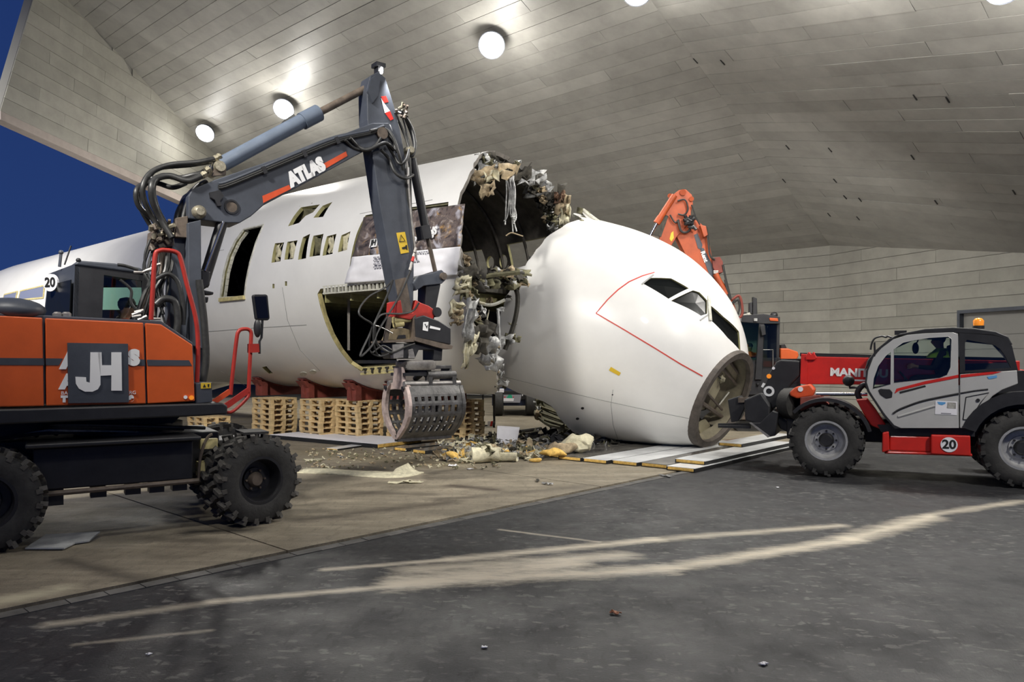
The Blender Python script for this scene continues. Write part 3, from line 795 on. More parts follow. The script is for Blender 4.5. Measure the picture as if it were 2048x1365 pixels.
for (x, y, sx, sy, mn, Y) in ((1010, 342, .55, .35, 'tan', 15.6), (965, 350, .5, .3, 'tan', 15.6), (985, 352, .35, .25, 'cream', 15.5), (975, 382, .30, .30, 'tan', 15.4), (1065, 355, .6, .4, 'foil', 17.5), (1045, 345, .35, .3, 'dirt_dark', 16.8),
                             (1125, 412, .35, .5, 'tan', 18.5), (1130, 430, .25, .5, 'cream', 18.4), (1110, 385, .5, .4, 'dirt_dark', 18.6), (1095, 400, .6, .5, 'dirt_dark', 18.8), (1075, 380, .7, .4, 'foil', 18.6), (1120, 395, .3, .3, 'brown', 18.4)):
    p = U(x, y, Y); sheet('torn_insulation', crumple(p, (1, 0, .1), (.1, .3, 1), sx, sy, .16, x, 5), M[mn], fus)
# debris along the cabin floor edge and in the lower hold
for i in range(46):
    x = rt.uniform(935, 1046); lo = rt.random()
    y = 548+rt.uniform(-6, 22) if lo < .6 else rt.uniform(575, 690)
    Y = 14.3+(x-935)/110*2.0+rt.uniform(0, .5) if lo < .6 else 15.0+(x-935)/110*1.8+rt.uniform(0, .6)
    p = U(x, y, Y); sz = rt.uniform(.15, .42)
    sheet('torn_lining', crumple(p, (1, rt.uniform(-.4, .4), rt.uniform(-.3, .3)), (0, rt.uniform(.2, 1), rt.uniform(.3, 1)), sz, sz*.6, .14, i+300, 4), M[rt.choice(['dirt_dark', 'dirt_dark', 'olive', 'foil', 'olive', 'tan'])], fus)
for (pts, Y, r_, mn) in (([(945, 590), (960, 606), (985, 610), (1010, 600)], 15.0, .035, 'rim_metal'), ([(930, 575), (945, 600), (970, 608)], 14.8, .03, 'cream'), ([(996, 620), (998, 660), (1000, 700)], 16.2, .035, 'foil'),
                         ([(978, 620), (974, 640)], 15.2, .015, 'cream'), ([(950, 556), (990, 550), (1040, 545)], 15.2, .05, 'olive'), ([(1020, 560), (1035, 590), (1030, 640), (1010, 700)], 16.6, .06, 'dirt_dark')):
    mb = MB(); mb.tube(smoothline([U(x, y, Y) for x, y in pts]), r_, 6); obj('bent_strut', mb, M[mn], fus, smooth=40)
# cables hanging from the crown
for i in range(9):
    x0 = 1014+rt.uniform(-6, 18); x1 = x0+rt.uniform(-4, 10); yb = rt.uniform(420, 476)
    pts = [U(x0, 352, 16.2), U(x0+rt.uniform(-4, 8), 385, 16.1), U(x1+rt.uniform(-4, 4), 430, 16.1), U(x1+rt.uniform(-6, 6), yb, 16.0)]
    mb = MB(); mb.tube(smoothline(pts, 5), .016, 5); obj('hanging_cable', mb, M['foil'], fus, smooth=40)
mb = MB(); mb.tube(smoothline([U(x, y, 16.0) for x, y in ((1012, 472), (1022, 466), (1034, 469), (1046, 473))]), .014, 5); obj('hanging_cable', mb, M['tan'], fus)
# loose blankets hanging on the near edge
for (x, y, sx, sy, mn, Y, s_) in ((912, 618, .26, .30, 'cream', 13.55, 1), (915, 636, .18, .26, 'tan', 13.5, 2), (940, 640, .22, .7, 'foil', 13.9, 3), (932, 580, .18, .45, 'olive', 14.1, 4), (943, 690, .25, .4, 'cream', 14.3, 5),
                                  (962, 680, .4, .5, 'dirt_dark', 14.6, 6), (975, 700, .4, .55, 'foil', 14.9, 7), (988, 720, .3, .4, 'foil', 15.2, 8), (936, 700, .12, .7, 'cream', 14.0, 9), (925, 570, .3, .3, 'cream', 14.0, 10)):
    p = U(x, y, Y); sheet('hanging_insulation', crumple(p, (1, .5, rt.uniform(-.3, .3)), (.15, 0, 1), sx, sy, .12, s_+60, 5), M[mn], fus, .03)
# banner over the large opening
ban = [(703, 512), (722, 440), (770, 421), (830, 414), (895, 412), (938, 409), (930, 440), (921, 485), (920, 550), (893, 551), (780, 556), (696, 568)]
def bann(px, py): return FN(px, py)-n*.06
mbv = []; NX, NY = 26, 20
brt = root('banner', bann(810, 566), 'printed demolition banner hung over the large upper opening behind the grey arm', 'banner')
tl, tr, bl, br = (734, 436), (936, 410), (696, 568), (920, 551)
def bpos(u_, v_):
    px = (tl[0]*(1-u_)+tr[0]*u_)*(1-v_)+(bl[0]*(1-u_)+br[0]*u_)*v_; py = (tl[1]*(1-u_)+tr[1]*u_)*(1-v_)+(bl[1]*(1-u_)+br[1]*u_)*v_
    py += -6*math.sin(u_*PI)*(1-v_)*.0
    p = FN(px, py); base = -n*(.08+.025*noise.noise(V((u_*6, v_*4, 2)))+.025*noise.noise(V((u_*14, v_*9, 5))))
    return p+base
def bangrid(v0, v1, name, m):
    vs = []; fs = []
    for i in range(NX+1):
        for j in range(NY+1): vs.append(bpos(i/NX, v0+(v1-v0)*j/NY))
    for i in range(NX):
        for j in range(NY): fs.append((i*(NY+1)+j, (i+1)*(NY+1)+j, (i+1)*(NY+1)+j+1, i*(NY+1)+j+1))
    mb = MB(); mb.add(vs, fs); o = obj(name, mb, m, brt, smooth=80); s_ = o.modifiers.new('thickness', 'SOLIDIFY'); s_.thickness = .012; return o
def banner_mat():
    m = bpy.data.materials.new('banner_print'); m.use_nodes = True; nt = m.node_tree; b = nt.nodes['Principled BSDF']; g = nt.nodes.new('ShaderNodeNewGeometry'); N = nt.nodes.new; L = nt.links
    def nz(sc, ds, off):
        mp = N('ShaderNodeMapping'); mp.inputs['Location'].default_value = off; L.new(g.outputs['Position'], mp.inputs[0])
        v = N('ShaderNodeTexNoise'); v.inputs['Scale'].default_value = sc; v.inputs['Detail'].default_value = 7; v.inputs['Roughness'].default_value = .6; v.inputs['Distortion'].default_value = ds; L.new(mp.outputs[0], v.inputs['Vector']); return v.outputs[0]
    r = N('ShaderNodeValToRGB'); e = r.color_ramp.elements; e[0].position = .34; e[0].color = (.035, .030, .030, 1); e[1].position = .68; e[1].color = (.30, .27, .27, 1)
    for p, c in ((.43, (.085, .068, .062)), (.50, (.15, .115, .10)), (.55, (.10, .085, .085)), (.60, (.20, .155, .12))):
        x = e.new(p); x.color = (*c, 1)
    L.new(nz(2.6, 2.5, (0, 0, 0)), r.inputs[0]); col = r.outputs[0]
    for (sc, off, lo, hi, c) in ((1.1, (3, 7, 1), .56, .64, (.46, .45, .50)), (1.6, (9, 2, 5), .60, .66, (.40, .24, .09))):
        f = N('ShaderNodeMapRange'); f.inputs['From Min'].default_value = lo; f.inputs['From Max'].default_value = hi; L.new(nz(sc, 1.2, off), f.inputs['Value'])
        x = N('ShaderNodeMix'); x.data_type = 'RGBA'; L.new(f.outputs[0], x.inputs[0]); L.new(col, x.inputs[6]); x.inputs[7].default_value = (*c, 1); col = x.outputs[2]
    L.new(col, b.inputs['Base Color']); b.inputs['Roughness'].default_value = .3; return m
M['banner'] = banner_mat()
bangrid(0, .60, 'printed_sheet', M['banner']); bangrid(.60, 1.0, 'white_sheet', M['paper'])
def btext(nm, s_, px, py, size, m=None, bold=.012, shear=.25):
    p = FN(px, py)-n*.15; X = (FN(px+8, py-1.0)-FN(px, py)).normalized(); N_ = -n; Y = N_.cross(X)
    return text(nm, s_, size, p, X, Y, m or M['letter_white'], brt, .004, bold, shear)
mb = MB(); pq = [FN(*p)-n*.14 for p in ((752, 481), (766, 479), (763, 495), (748, 497))]; mb.prism(pq, n*.01); obj('logo_field', mb, M['letter_white'], brt)
btext('logo_lettering', 'JH', 752, 488.5, .17, M['cloth_dark'], .006)
btext('lettering', 'J', 769, 484.5, .20); btext('lettering', 'U M', 767, 492.5, .10, None, .006)
btext('lettering', 'IL', 829, 475, .22); btext('lettering', 'CHS', 857, 467, .20); btext('lettering', 'KG', 865, 474.5, .13); btext('lettering', 'SO', 832, 482.5, .13)
for k, (x0, y0, x1, y1) in enumerate(((757, 517, 786, 514), (757, 523, 786, 520), (757, 530, 784, 528), (757, 536, 786, 534), (838, 508, 874, 504), (835, 524, 850, 522))):
    a, b_ = FN(x0, y0)-n*.14, FN(x1, y1)-n*.14; mb = MB(); q = 0
    L_ = (b_-a).length; rk = random.Random(k)
    while q < L_-.03:
        wd = rk.uniform(.03, .10); mb.box(a+(b_-a).normalized()*(q+wd/2), (min(wd, L_-q), .006, .028), b_-a); q += wd+.025
    obj('small_print', mb, M['ink'], brt)

# ================================================================== AIRCRAFT NOSE
NB = U(1445, 800, 16.8)                        # centre of the open front bulkhead
ax = V((-.695, .62, .37)).normalized()         # from the bulkhead back along the nose
nu = (UPZ-ax*UPZ.dot(ax)).normalized()
nh = V((.666, .746, 0)).normalized(); nh = (nh-ax*nh.dot(ax)).normalized(); nh = (nh-nu*nh.dot(nu)).normalized()
NR = [(0, 1.12), (.15, 1.27), (.4, 1.50), (.7, 1.72), (1, 1.90), (1.5, 2.14), (2, 2.33), (2.5, 2.49), (3, 2.61), (3.5, 2.71), (4, 2.78), (5, 2.84), (6.5, 2.86)]
NO = [(0, 0), (.4, .17), (1, .31), (2, .36), (3, .29), (4, .16), (5, .05), (6.5, 0)]
def cub(tab, x):   # smooth table lookup
    xs = [a for a, _ in tab]
    i = max(0, min(len(tab)-2, next((k for k in range(len(tab)-1) if x <= tab[k+1][0]), len(tab)-2)))
    def sl(k):
        if k <= 0: return (tab[1][1]-tab[0][1])/(tab[1][0]-tab[0][0])
        if k >= len(tab)-1: return (tab[-1][1]-tab[-2][1])/(tab[-1][0]-tab[-2][0])
        return (tab[k+1][1]-tab[k-1][1])/(tab[k+1][0]-tab[k-1][0])
    h = tab[i+1][0]-tab[i][0]; t = (x-tab[i][0])/h; a, b_ = tab[i][1], tab[i+1][1]
    return (2*t**3-3*t*t+1)*a+(t**3-2*t*t+t)*h*sl(i)+(-2*t**3+3*t*t)*b_+(t**3-t*t)*h*sl(i+1)
def nose_pt(s_, ph, off=0.):
    a = math.radians(ph); r = cub(NR, s_)+off
    return NB+ax*s_+nu*cub(NO, s_)+(-nh*math.sin(a)+nu*math.cos(a))*r
def g_nose(p):
    q = p-NB; s_ = q.dot(ax)
    if s_ < 0 or s_ > 6.4: return max(.01, abs(s_-3.2)-3.2)+1
    return math.hypot(q.dot(nh), q.dot(nu)-cub(NO, s_))-cub(NR, s_)
def nose_nrm(p):
    e = 1e-3
    return V(tuple((g_nose(p+x*e)-g_nose(p-x*e)) for x in (V((1, 0, 0)), V((0, 1, 0)), V((0, 0, 1))))).normalized()
def NN(px, py): return hit(g_nose, px, py, 12, 24, False, 320)
BN = [(-180, 4.0), (-150, 4.9), (-120, 5.0), (-90, 5.0), (-45, 5.1), (-12, 5.5), (0, 5.7), (8, 5.0), (14, 4.72), (60, 4.62), (64, 4.9), (68, 4.6), (90, 4.6), (120, 4.62), (128, 4.7), (133, 3.6), (138, 3.1), (150, 2.85), (160, 2.6), (170, 2.3), (180, 4.0)]
BN = [(-180, 4.3), (-172, 5.2), (-160, 5.6), (-140, 5.6), (-120, 5.2), (-90, 5.0), (-45, 5.1), (-12, 5.4), (0, 5.55), (7, 5.35), (12, 4.8), (60, 4.62), (63, 4.85), (66, 4.62), (90, 4.6), (118, 4.62), (123.5, 4.45), (125, 3.9), (126.5, 3.35), (128.5, 3.05), (132, 2.93), (142, 2.86), (158, 2.82), (170, 2.6), (175, 2.5), (178, 2.6), (180, 4.3)]
nose = root('aircraft_nose', V((NB+ax*2.5).to_tuple()[:2]+(0,)), 'severed white aircraft nose with cockpit windows lying tilted on the wall panels', 'aircraft')
def nshell(t, ph, off): return nose_pt(t, ph, off)
sk = shell(lambda t, ph, o_: nose_pt(t, ph, o_), lambda ph: lerp_tab(BN, ph), 0.0, 60, .07, None, 7.7, .05)
# the shell runs from the torn end (high s) to the bulkhead (s=0): flip faces
sk.f = [f[::-1] for f in sk.f]
nskin = obj('nose_skin', sk, [M['white'], M['olive'], M['primer']], nose)
CW1 = [(1285, 567), (1303, 556), (1342, 557), (1378, 577), (1337, 598)]
CW2 = [(1342, 602), (1386, 581), (1399, 585), (1414, 601), (1414, 628), (1402, 632)]
CW3 = [(1421, 611), (1447, 634), (1478, 664), (1481, 703), (1455, 676), (1424, 643)]
for poly in (CW1, CW2, CW3):
    cm = MB(); pts = [NN(*p) for p in poly]; c = sum(pts, V())/len(pts); cutter(cm, pts, -nose_nrm(c), .35, .35)
    boolean_cut(nskin, cm, [M['white'], M['olive'], M['primer']])
def npatch(name, poly, m, off):
    P = [NN(*p) for p in poly]; c = sum(P, V())/len(P); nn = nose_nrm(c); mb = MB()
    vs = [p+nose_nrm(p)*off for p in P]+[c+nn*off]; k = len(P); vs += [p-nose_nrm(p)*.02 for p in vs]
    fs = [(i, (i+1) % k, k) for i in range(k)]+[(i+k+1, 2*k+1, (i+1) % k+k+1) for i in range(k)]
    mb.add(vs, fs); return obj(name, mb, m, nose)
for poly in (CW1, CW2, CW3):
    cc = (sum(p[0] for p in poly)/len(poly), sum(p[1] for p in poly)/len(poly))
    npatch('cockpit_window', [(cc[0]+(x-cc[0])*1.06, cc[1]+(y-cc[1])*1.06) for x, y in poly], M['glass_dark'], -.035)
ribbon('window_post', [NN(*p) for p in line_px([(1417, 594), (1418, 620), (1420, 642)], 6)], .075, M['rim_metal'], nose, nose_nrm, .03)
ribbon('window_trim', [NN(*p) for p in line_px([(1400, 641), (1416, 630)], 4)], .03, M['seam'], nose, nose_nrm, .01)
ribbon('window_trim', [NN(*p) for p in line_px([(1284, 569), (1307, 550)], 4)], .035, M['seam'], nose, nose_nrm, .012)
ribbon('red_line', [NN(*p) for p in line_px([(1309, 545), (1285, 552), (1258, 564), (1236, 580), (1215, 600), (1192, 627)], 6)], .026, M['red_line'], nose, nose_nrm)
ribbon('red_line', [NN(*p) for p in line_px([(1192, 627), (1250, 661), (1310, 697), (1360, 728), (1405, 753)], 10)], .026, M['red_line'], nose, nose_nrm)
ribbon('skin_seam', [NN(*p) for p in line_px([(1000, 752), (1100, 777), (1200, 800), (1300, 822), (1380, 838)], 10)], .010, M['seam'], nose, nose_nrm, .004)
ribbon('skin_seam', [NN(*p) for p in line_px([(1226, 780), (1222, 810), (1226, 850), (1236, 880)], 8)], .008, M['seam'], nose, nose_nrm, .004)
patch('yellow_placard', [(1222, 734), (1242, 746), (1238, 752), (1218, 741)], NN, nose_nrm, M['warn'], nose, .008)
for (x, y, rx, ry) in ((1165, 817, 3.2, 2.4), (1155, 838, 3.4, 2.4), (1225, 790, 1.6, 1.3)):
    P = [NN(*p) for p in oval(x, y, rx, ry, 10)]; c = sum(P, V())/10; mb = MB(); mb.prism([p-nose_nrm(c)*.02 for p in P], nose_nrm(c)*.026); obj('drain_port', mb, M['black'], nose)
# crumpled aft edge piece on the crown and the torn bottom
mb = MB(); mb.prism([U(1163, 424, 18.9), U(1182, 428, 18.8), U(1210, 449, 18.6), U(1206, 452, 18.6), U(1180, 444, 18.7)], V((0, .15, .02))); obj('torn_skin', mb, M['white'], nose)
mb = MB(); mb.tube([U(1166, 420, 18.9), U(1182, 434, 18.8), U(1206, 449, 18.6)], .05, 6); obj('bent_strut', mb, M['rim_metal'], nose)
for i, (x, y, mn) in enumerate(((1168, 424, 'olive'), (1178, 436, 'olive'), (1190, 446, 'dirt_dark'), (1172, 440, 'foil'))):
    sheet('torn_lining', crumple(U(x, y, 18.9), (1, 0, -.4), (0, .5, 1), .35, .18, .1, i+900, 3), M[mn], nose)
for i in range(15):                                # stringers inside the belly
    ph = -176+i*6.5; pts = [nose_pt(s_, ph, -.10) for s_ in (1.2, 2, 3, 4, lerp_tab(BN, ph)-.1)]
    mb = MB(); mb.tube(pts, .035, 5); obj('stringer', mb, M['olive'], nose)
for i in range(34):
    ph = rt.choice([rt.uniform(-178, -140), rt.uniform(66, 128), rt.uniform(-40, 60), rt.uniform(-178, -140)])
    p = nose_pt(lerp_tab(BN, ph)+rt.uniform(-.15, .05), ph, -.06-rt.random()*.1)
    if p.z < .1: p.z = .14
    sheet('torn_lining', crumple(p, (1, rt.uniform(-1, 1), 0), (0, .4, 1), rt.uniform(.10, .28), rt.uniform(.1, .3), .08, i+700, 3), M[rt.choice(['dirt_dark', 'olive', 'foil', 'tan'])], nose)
# open radome bulkhead: ring, dish, beams, holes
ring = MB(); ring.lathe([(.10, 1.10), (.10, 1.19), (-.07, 1.15), (-.07, 1.01), (.03, 1.0)], NB, ax, 56, closed=True); obj('bulkhead_ring', ring, M['bulkhead_ring'], nose, smooth=40)
dish = MB(); dish.lathe([(.06, 1.05), (.30, 1.02), (.42, .96), (.48, .80), (.52, .4), (.53, .01), (.60, .01), (.58, .8), (.5, 1.0), (.34, 1.07), (.07, 1.08)], NB, ax, 48, closed=True); obj('bulkhead_dish', dish, mat('bulkhead_dish', (.17, .15, .10), .75, var=.3, vscale=4), nose, smooth=35)
def BP_(px, py, dep=.40): return UP(px, py, NB+ax*dep, ax)
def bpoly(nm, poly, m, dep, th=.03):
    mb = MB(); mb.prism([BP_(x, y, dep) for x, y in poly], ax*th); return obj(nm, mb, m, nose)
M['beige'] = mat('beige_bulkhead_sheet', (.40, .36, .235), .7, var=.2, vscale=3)
bpoly('bulkhead_sheet', [(1402, 776), (1440, 732), (1452, 745), (1448, 758), (1438, 765), (1440, 778), (1428, 802), (1415, 790)], M['beige'], .30)
bpoly('bulkhead_sheet', [(1394, 846), (1412, 840), (1424, 855), (1424, 865), (1438, 870), (1420, 880), (1402, 872)], M['beige'], .31)
bpoly('bulkhead_sheet', [(1448, 728), (1458, 722), (1492, 770), (1486, 785), (1470, 760)], M['beige'], .28)
for a, b_, r_ in (((1442, 735), (1490, 790), .035), ((1458, 722), (1500, 780), .03), ((1395, 800), (1446, 836), .05), ((1445, 836), (1470, 790), .05), ((1436, 813), (1458, 785), .018), ((1450, 830), (1456, 815), .02), ((1400, 770), (1444, 820), .03)):
    mb = MB(); mb.cyl(BP_(*a, .25), BP_(*b_, .25), r_, 6); obj('bulkhead_beam', mb, M['rust_grey'] if r_ != .018 else M['rim_metal'], nose)
bpoly('bulkhead_hole', [(1396, 832), (1402, 823), (1412, 820), (1414, 812), (1421, 812), (1420, 824), (1410, 832), (1404, 840)], M['black'], .27)
bpoly('bulkhead_hole', [(1422, 850), (1436, 852), (1444, 862), (1430, 864), (1424, 858)], M['black'], .27)
sheet('torn_sheet', crumple(BP_(1442, 757, .25), (1, .3, .2), (-.2, .3, 1), .14, .2, .08, 55, 3), M['cream'], nose)
mb = MB(); mb.cyl(BP_(1432, 748, .3), BP_(1445, 762, .2), .016, 5); obj('bulkhead_pin', mb, M['black'], nose)
# ================================================================== PALLETS AND CRADLES
PW, PD, PH = .98, .82, .144       # along d, along n
def make_pallet():
    r = bpy.data.objects.new('pallet', None); COL.objects.link(r)
    X, Y = V((1, 0, 0)), V((0, 1, 0))
    for i in range(3):
        for j in range(3):
            piece('block', M['wood'], ((i-1)*(PW-.12)/2, (j-1)*(PD-.11)/2, .022+.039), (.12, .10, .078), X, UPZ, r)
    for j in range(3): piece('bottom_board', M['wood'], (0, (j-1)*(PD-.11)/2, .011), (PW, .10, .022), X, UPZ, r)
    for i in range(3): piece('stringer_board', M['wood'], ((i-1)*(PW-.12)/2, 0, .111), (.12, PD, .022), X, UPZ, r)
    for j in range(5): piece('deck_board', M['wood'], (0, (j-2)*(PD-.12)/4, .133), (PW, .125 if j % 2 == 0 else .10, .022), X, UPZ, r)
    return r
pal0 = make_pallet(); used = [False]
ORD = ['lowest', 'second lowest', 'third lowest', 'fourth', 'fifth', 'sixth', 'seventh', 'topmost']
prz = math.atan2(-d.y, -d.x)
rp = random.Random(5)
def stack(cx, cy, cnt, where, z0=.0):
    # cx, cy: ground point of the near corner
    base = V((cx, cy, 0))+d*PW/2+n*PD/2
    for k in range(cnt):
        loc = base+UPZ*(z0+k*(PH+.0005))+d*rp.uniform(-.02, .02)+n*rp.uniform(-.02, .02); rz = prz+rp.uniform(-.012, .012)
        if not used[0]: o = pal0; o.location = loc; o.rotation_euler = (0, 0, rz); used[0] = True
        else: o = dup(pal0, loc, rz)
        nm = 'topmost' if k == cnt-1 else ORD[k]
        tag(o, '%s wooden pallet of the stack %s' % (nm, where), 'pallet', 'wooden pallets stacked under the fuselage')
def gc(px, py): p = UG(px, py); return p.x, p.y
stack(*gc(716, 881), 7, 'just left of the grapple tip')
stack(*gc(642, 878), 7, 'second left from the grapple tip')
stack(*gc(541, 872), 7, 'behind the red mirror rail')
stack(*gc(408, 866), 3, 'seen over the big front tyre')
stack(*gc(925, 881), 7, 'on the right side of the grapple')
stack(*gc(822, 881), 7, 'hidden mostly by the slotted grapple')
# red cradles: one crosswise frame under each station
def cradle(px, py, lab):
    r_ = ray(px, 725); q_ = FA-n*1.12; yy = (q_-O3).dot(V((d.y, -d.x, 0)))/r_.dot(V((d.y, -d.x, 0))); t = (O3+r_*yy-FA).dot(d)
    r = root('support_cradle', FA+d*t+UPZ*1.01, lab, 'support', 'red steel cradles under the fuselage')
    R_ = lerp_tab(RT, t)+.012; zc_ = lerp_tab(ZT, t); zb = 1.012
    c0 = FA+d*(t-.05)
    lats = [-1.28+i*2.56/16 for i in range(17)]
    top = [c0+n*l+UPZ*(zc_-math.sqrt(R_*R_-l*l)) for l in lats]
    mb = MB(); mb.prism([c0-n*1.2+UPZ*zb, c0+n*1.2+UPZ*zb]+top[::-1], d*.10); obj('cradle_web', mb, M['saddle_red'], r)
    mb = MB()
    for i in range(16):
        a, b_ = top[i], top[i+1]; mb.box((a+b_)/2+d*.05-UPZ*.015, ((b_-a).length, .40, .03), b_-a, UPZ)
    obj('cradle_pad', mb, M['saddle_red'], r)
    for sgn in (-1, 1):
        zt = zc_-math.sqrt(R_*R_-1.08**2)-.04
        mb = MB(); mb.box(c0+d*.05+n*sgn*1.08+UPZ*((zb+zt)/2), (.36, .20, zt-zb), d)
        mb.prism([c0-d*.13+n*sgn*1.2+UPZ*(zt-.12), c0+d*.23+n*sgn*1.2+UPZ*(zt-.12), c0+d*.26+n*sgn*1.34+UPZ*(zt+.06), c0-d*.16+n*sgn*1.34+UPZ*(zt+.06)], -n*sgn*.12)
        obj('cradle_post', mb, M['saddle_red'], r, bevel=.008)
cradle(706, 800, 'red steel cradle on the pallets just left of the grapple')
cradle(613, 798, 'red steel cradle second to the left of the grapple')
cradle(521, 798, 'red steel cradle behind the red mirror rail')
cradle(790, 803, 'red steel cradle partly behind the pinkish grapple arm')

# ================================================================== GENERIC WHEEL
def make_wheel(parent, c, axis, R, W, rr_, name='wheel', rim='rim_silver', lugs=26, lug_h=.03, dish=.10, hub_r=.13, hubm='black', bolts=8, lugm='lug', mir=False):
    """axis points to the outer face"""
    c = V(c); axis = V(axis).normalized(); h = W/2
    mb = MB(); mb.lathe([(-h*.86, rr_), (-h, rr_+.05), (-h*.98, R*.86), (-h*.80, R*.975), (-h*.3, R), (h*.3, R), (h*.80, R*.975), (h*.98, R*.86), (h, rr_+.05), (h*.86, rr_)], c, axis, 40, closed=True)
    up = UPZ if abs(axis.z) < .9 else V((1, 0, 0)); a = axis.cross(up).normalized(); b = axis.cross(a)
    mb.cur = 1
    for k in range(lugs):
        for sd in (-1, 1):
            an = 2*PI*(k+(.5 if sd > 0 else 0))/lugs; rd = a*math.cos(an)+b*math.sin(an); tg = axis.cross(rd)
            mb.box(c+rd*(R*.985+lug_h*.4)+axis*sd*h*.48, (W*.50, .048*R/.5, lug_h*1.6), axis*1.0+tg*(.45*sd), rd)
            mb.box(c+rd*(R*.93+lug_h*.2)+axis*sd*h*.90, (W*.10, .048*R/.5, R*.12), axis, rd)
    t = obj(name, mb, [M['rubber'], M[lugm]], parent, smooth=38)
    mb = MB(); mb.lathe([(h*.90, rr_+.012), (h*.90, rr_*.93), (h*.55, rr_*.88), (h*dish, rr_*.80), (h*dish, hub_r*1.5), (h*dish+.03, hub_r*1.45), (h*dish+.03, .01), (-h*.6, .01), (-h*.9, rr_*.9), (-h*.9, rr_+.012)], c, axis, 36, closed=True)
    obj('rim', mb, M[rim], t, smooth=35)
    mb = MB(); mb.lathe([(h*dish, hub_r), (h*dish+.07, hub_r*.92), (h*dish+.10, hub_r*.7), (h*dish+.10, .01)], c, axis, 20)
    for k in range(bolts):
        an = 2*PI*k/bolts; q = c+(a*math.cos(an)+b*math.sin(an))*hub_r*1.22+axis*(h*dish+.03); mb.cyl(q-axis*.02, q+axis*.035, hub_r*.14, 6)
    obj('hub', mb, M[hubm], t, smooth=35)
    return t

# ================================================================== GREY AND ORANGE WHEELED EXCAVATOR
AH, AU = math.radians(38), math.radians(32)
hu, hv = V((math.cos(AH), math.sin(AH), 0)), V((-math.sin(AH), math.cos(AH), 0))
cu, cv = V((math.cos(AU), math.sin(AU), 0)), V((-math.sin(AU), math.cos(AU), 0))
W0 = V((-3.06, 9.2, .545))                       # centre of the outer face of the near front tyre
SW = W0-cu*1.35+cv*1.25; SW.z = 0                # swing centre
HP0 = V((-3.99, 8.915, 0))
def H(px, py, off=0.): return UP(px, py, HP0+hv*off, hv)
BP0 = V((-4.575, 9.66, 0))
def B(px, py, off=0.): return UP(px, py, BP0+hv*off, hv)
ex = root('wheeled_excavator', SW, 'grey and orange wheeled excavator with a slotted grapple on its raised arm', 'excavator')
def hprism(name, poly, m, off=0., th=.05, par=ex, bevel=0., fn=H, holes=()):
    mb = MB(); mb.prism([fn(x, y, off) for x, y in poly], hv*th, [[fn(x, y, off) for x, y in h] for h in holes]); return obj(name, mb, M[m], par, bevel=bevel)
# -- undercarriage
fax = (-cv).copy(); st = math.radians(17); fax = V((fax.x*math.cos(st)-fax.y*math.sin(st), fax.x*math.sin(st)+fax.y*math.cos(st), 0))
wk = dict(R=.52, W=.27, rr_=.285, rim='black', lugs=20, lug_h=.046, dish=-.55, hub_r=.10, hubm='rust_grey', bolts=6)
fc = W0-fax*.14; fc.z = .545
w1 = make_wheel(ex, fc, fax, **wk)
c2 = fc-fax*.33
def wcopy(src_c, dst_c, rot=0.):
    M4 = Matrix.Translation(dst_c) @ Matrix.Rotation(rot, 4, 'Z') @ Matrix.Translation(-src_c); return dup_part(w1, ex, M4)
wcopy(fc, c2)
wcopy(fc, fc-cv*-2.16, PI); wcopy(fc, fc+cv*1.83, PI)
rc = W0-cu*2.80+cv*.14; rc.z = .545
for q, ro in ((0, -st), (.33, -st), (1.83, PI-st), (2.16, PI-st)): wcopy(fc, rc+cv*q, ro)
mb = MB(); mb.cyl(fc-fax*.2, fc+cv*2.0, .10, 12); mb.box(fc+cv*1.08, (.32, .5, .34), cu); obj('front_axle', mb, M['black'], ex, smooth=40)
mb = MB(); mb.cyl(rc+cv*.1, rc+cv*2.0, .10, 12); mb.box(rc+cv*1.08, (.32, .5, .34), cu); obj('rear_axle', mb, M['black'], ex, smooth=40)
uc = W0-cu*1.45+cv*1.25
mb = MB(); mb.box(V((uc.x, uc.y, .86))-cu*.1, (2.35, 1.15, .52), cu); mb.box(V((uc.x, uc.y, .80))+cu*1.35, (.9, .7, .36), cu); mb.box(V((uc.x, uc.y, .80))-cu*1.5, (.9, .7, .36), cu); obj('chassis_frame', mb, M['black'], ex, bevel=.02)
mb = MB(); mb.box(V((uc.x, uc.y, 1.10))-cv*.95-cu*.12, (1.75, .50, .05), cu); mb.box(V((uc.x, uc.y, .83))-cv*.85-cu*.12, (1.62, .36, .46), cu); obj('step_box', mb, M['black'], ex, bevel=.015)
mb = MB(); mb.cyl(V((uc.x, uc.y, .56))-cv*1.05-cu*.95, V((uc.x, uc.y, .58))-cv*1.05+cu*.75, .03, 8); obj('step_tube', mb, M['rust_grey'], ex, smooth=40)
mb = MB()
for k in (-.72, -.30, .05, .3, .55): mb.box(V((uc.x, uc.y, .52))-cv*.9+cu*k, (.16, .2, .10 if k > -.7 else .2), cu)
obj('step_bracket', mb, M['black'], ex)
mb = MB(); q = V((uc.x, uc.y, 0))-cv*.98+cu*.76; arc = [q+UPZ*(.56+.56*math.sin(a*.12))+cu*(.0+.16*(1-math.cos(a*.12))) for a in range(0, 14)]; mb.tube(arc, .018, 6); obj('guard_hoop', mb, M['rust_grey'], ex)
mb = MB(); mb.box(q+UPZ*.70+cu*.10+cv*.1, (.20, .18, .17), cu); obj('tool_box', mb, M['yellow_rim'], ex)
mb = MB(); mb.box(q+UPZ*1.0+cu*.13+cv*.1, (.20, .1, .12), cu); obj('hinge_plate', mb, M['yellow_rim'], ex)
mb = MB(); mb.lathe([(1.08, .62), (1.24, .62), (1.24, .50), (1.36, .50)], V((SW.x, SW.y, 0)), UPZ, 32); obj('slew_ring', mb, M['black'], ex, smooth=40)
mb = MB(); mb.box(V((fc.x, fc.y, 1.12))+cv*.25+cu*.0, (.30, .50, .03), cu); obj('front_mudguard', mb, M['rubber'], ex)
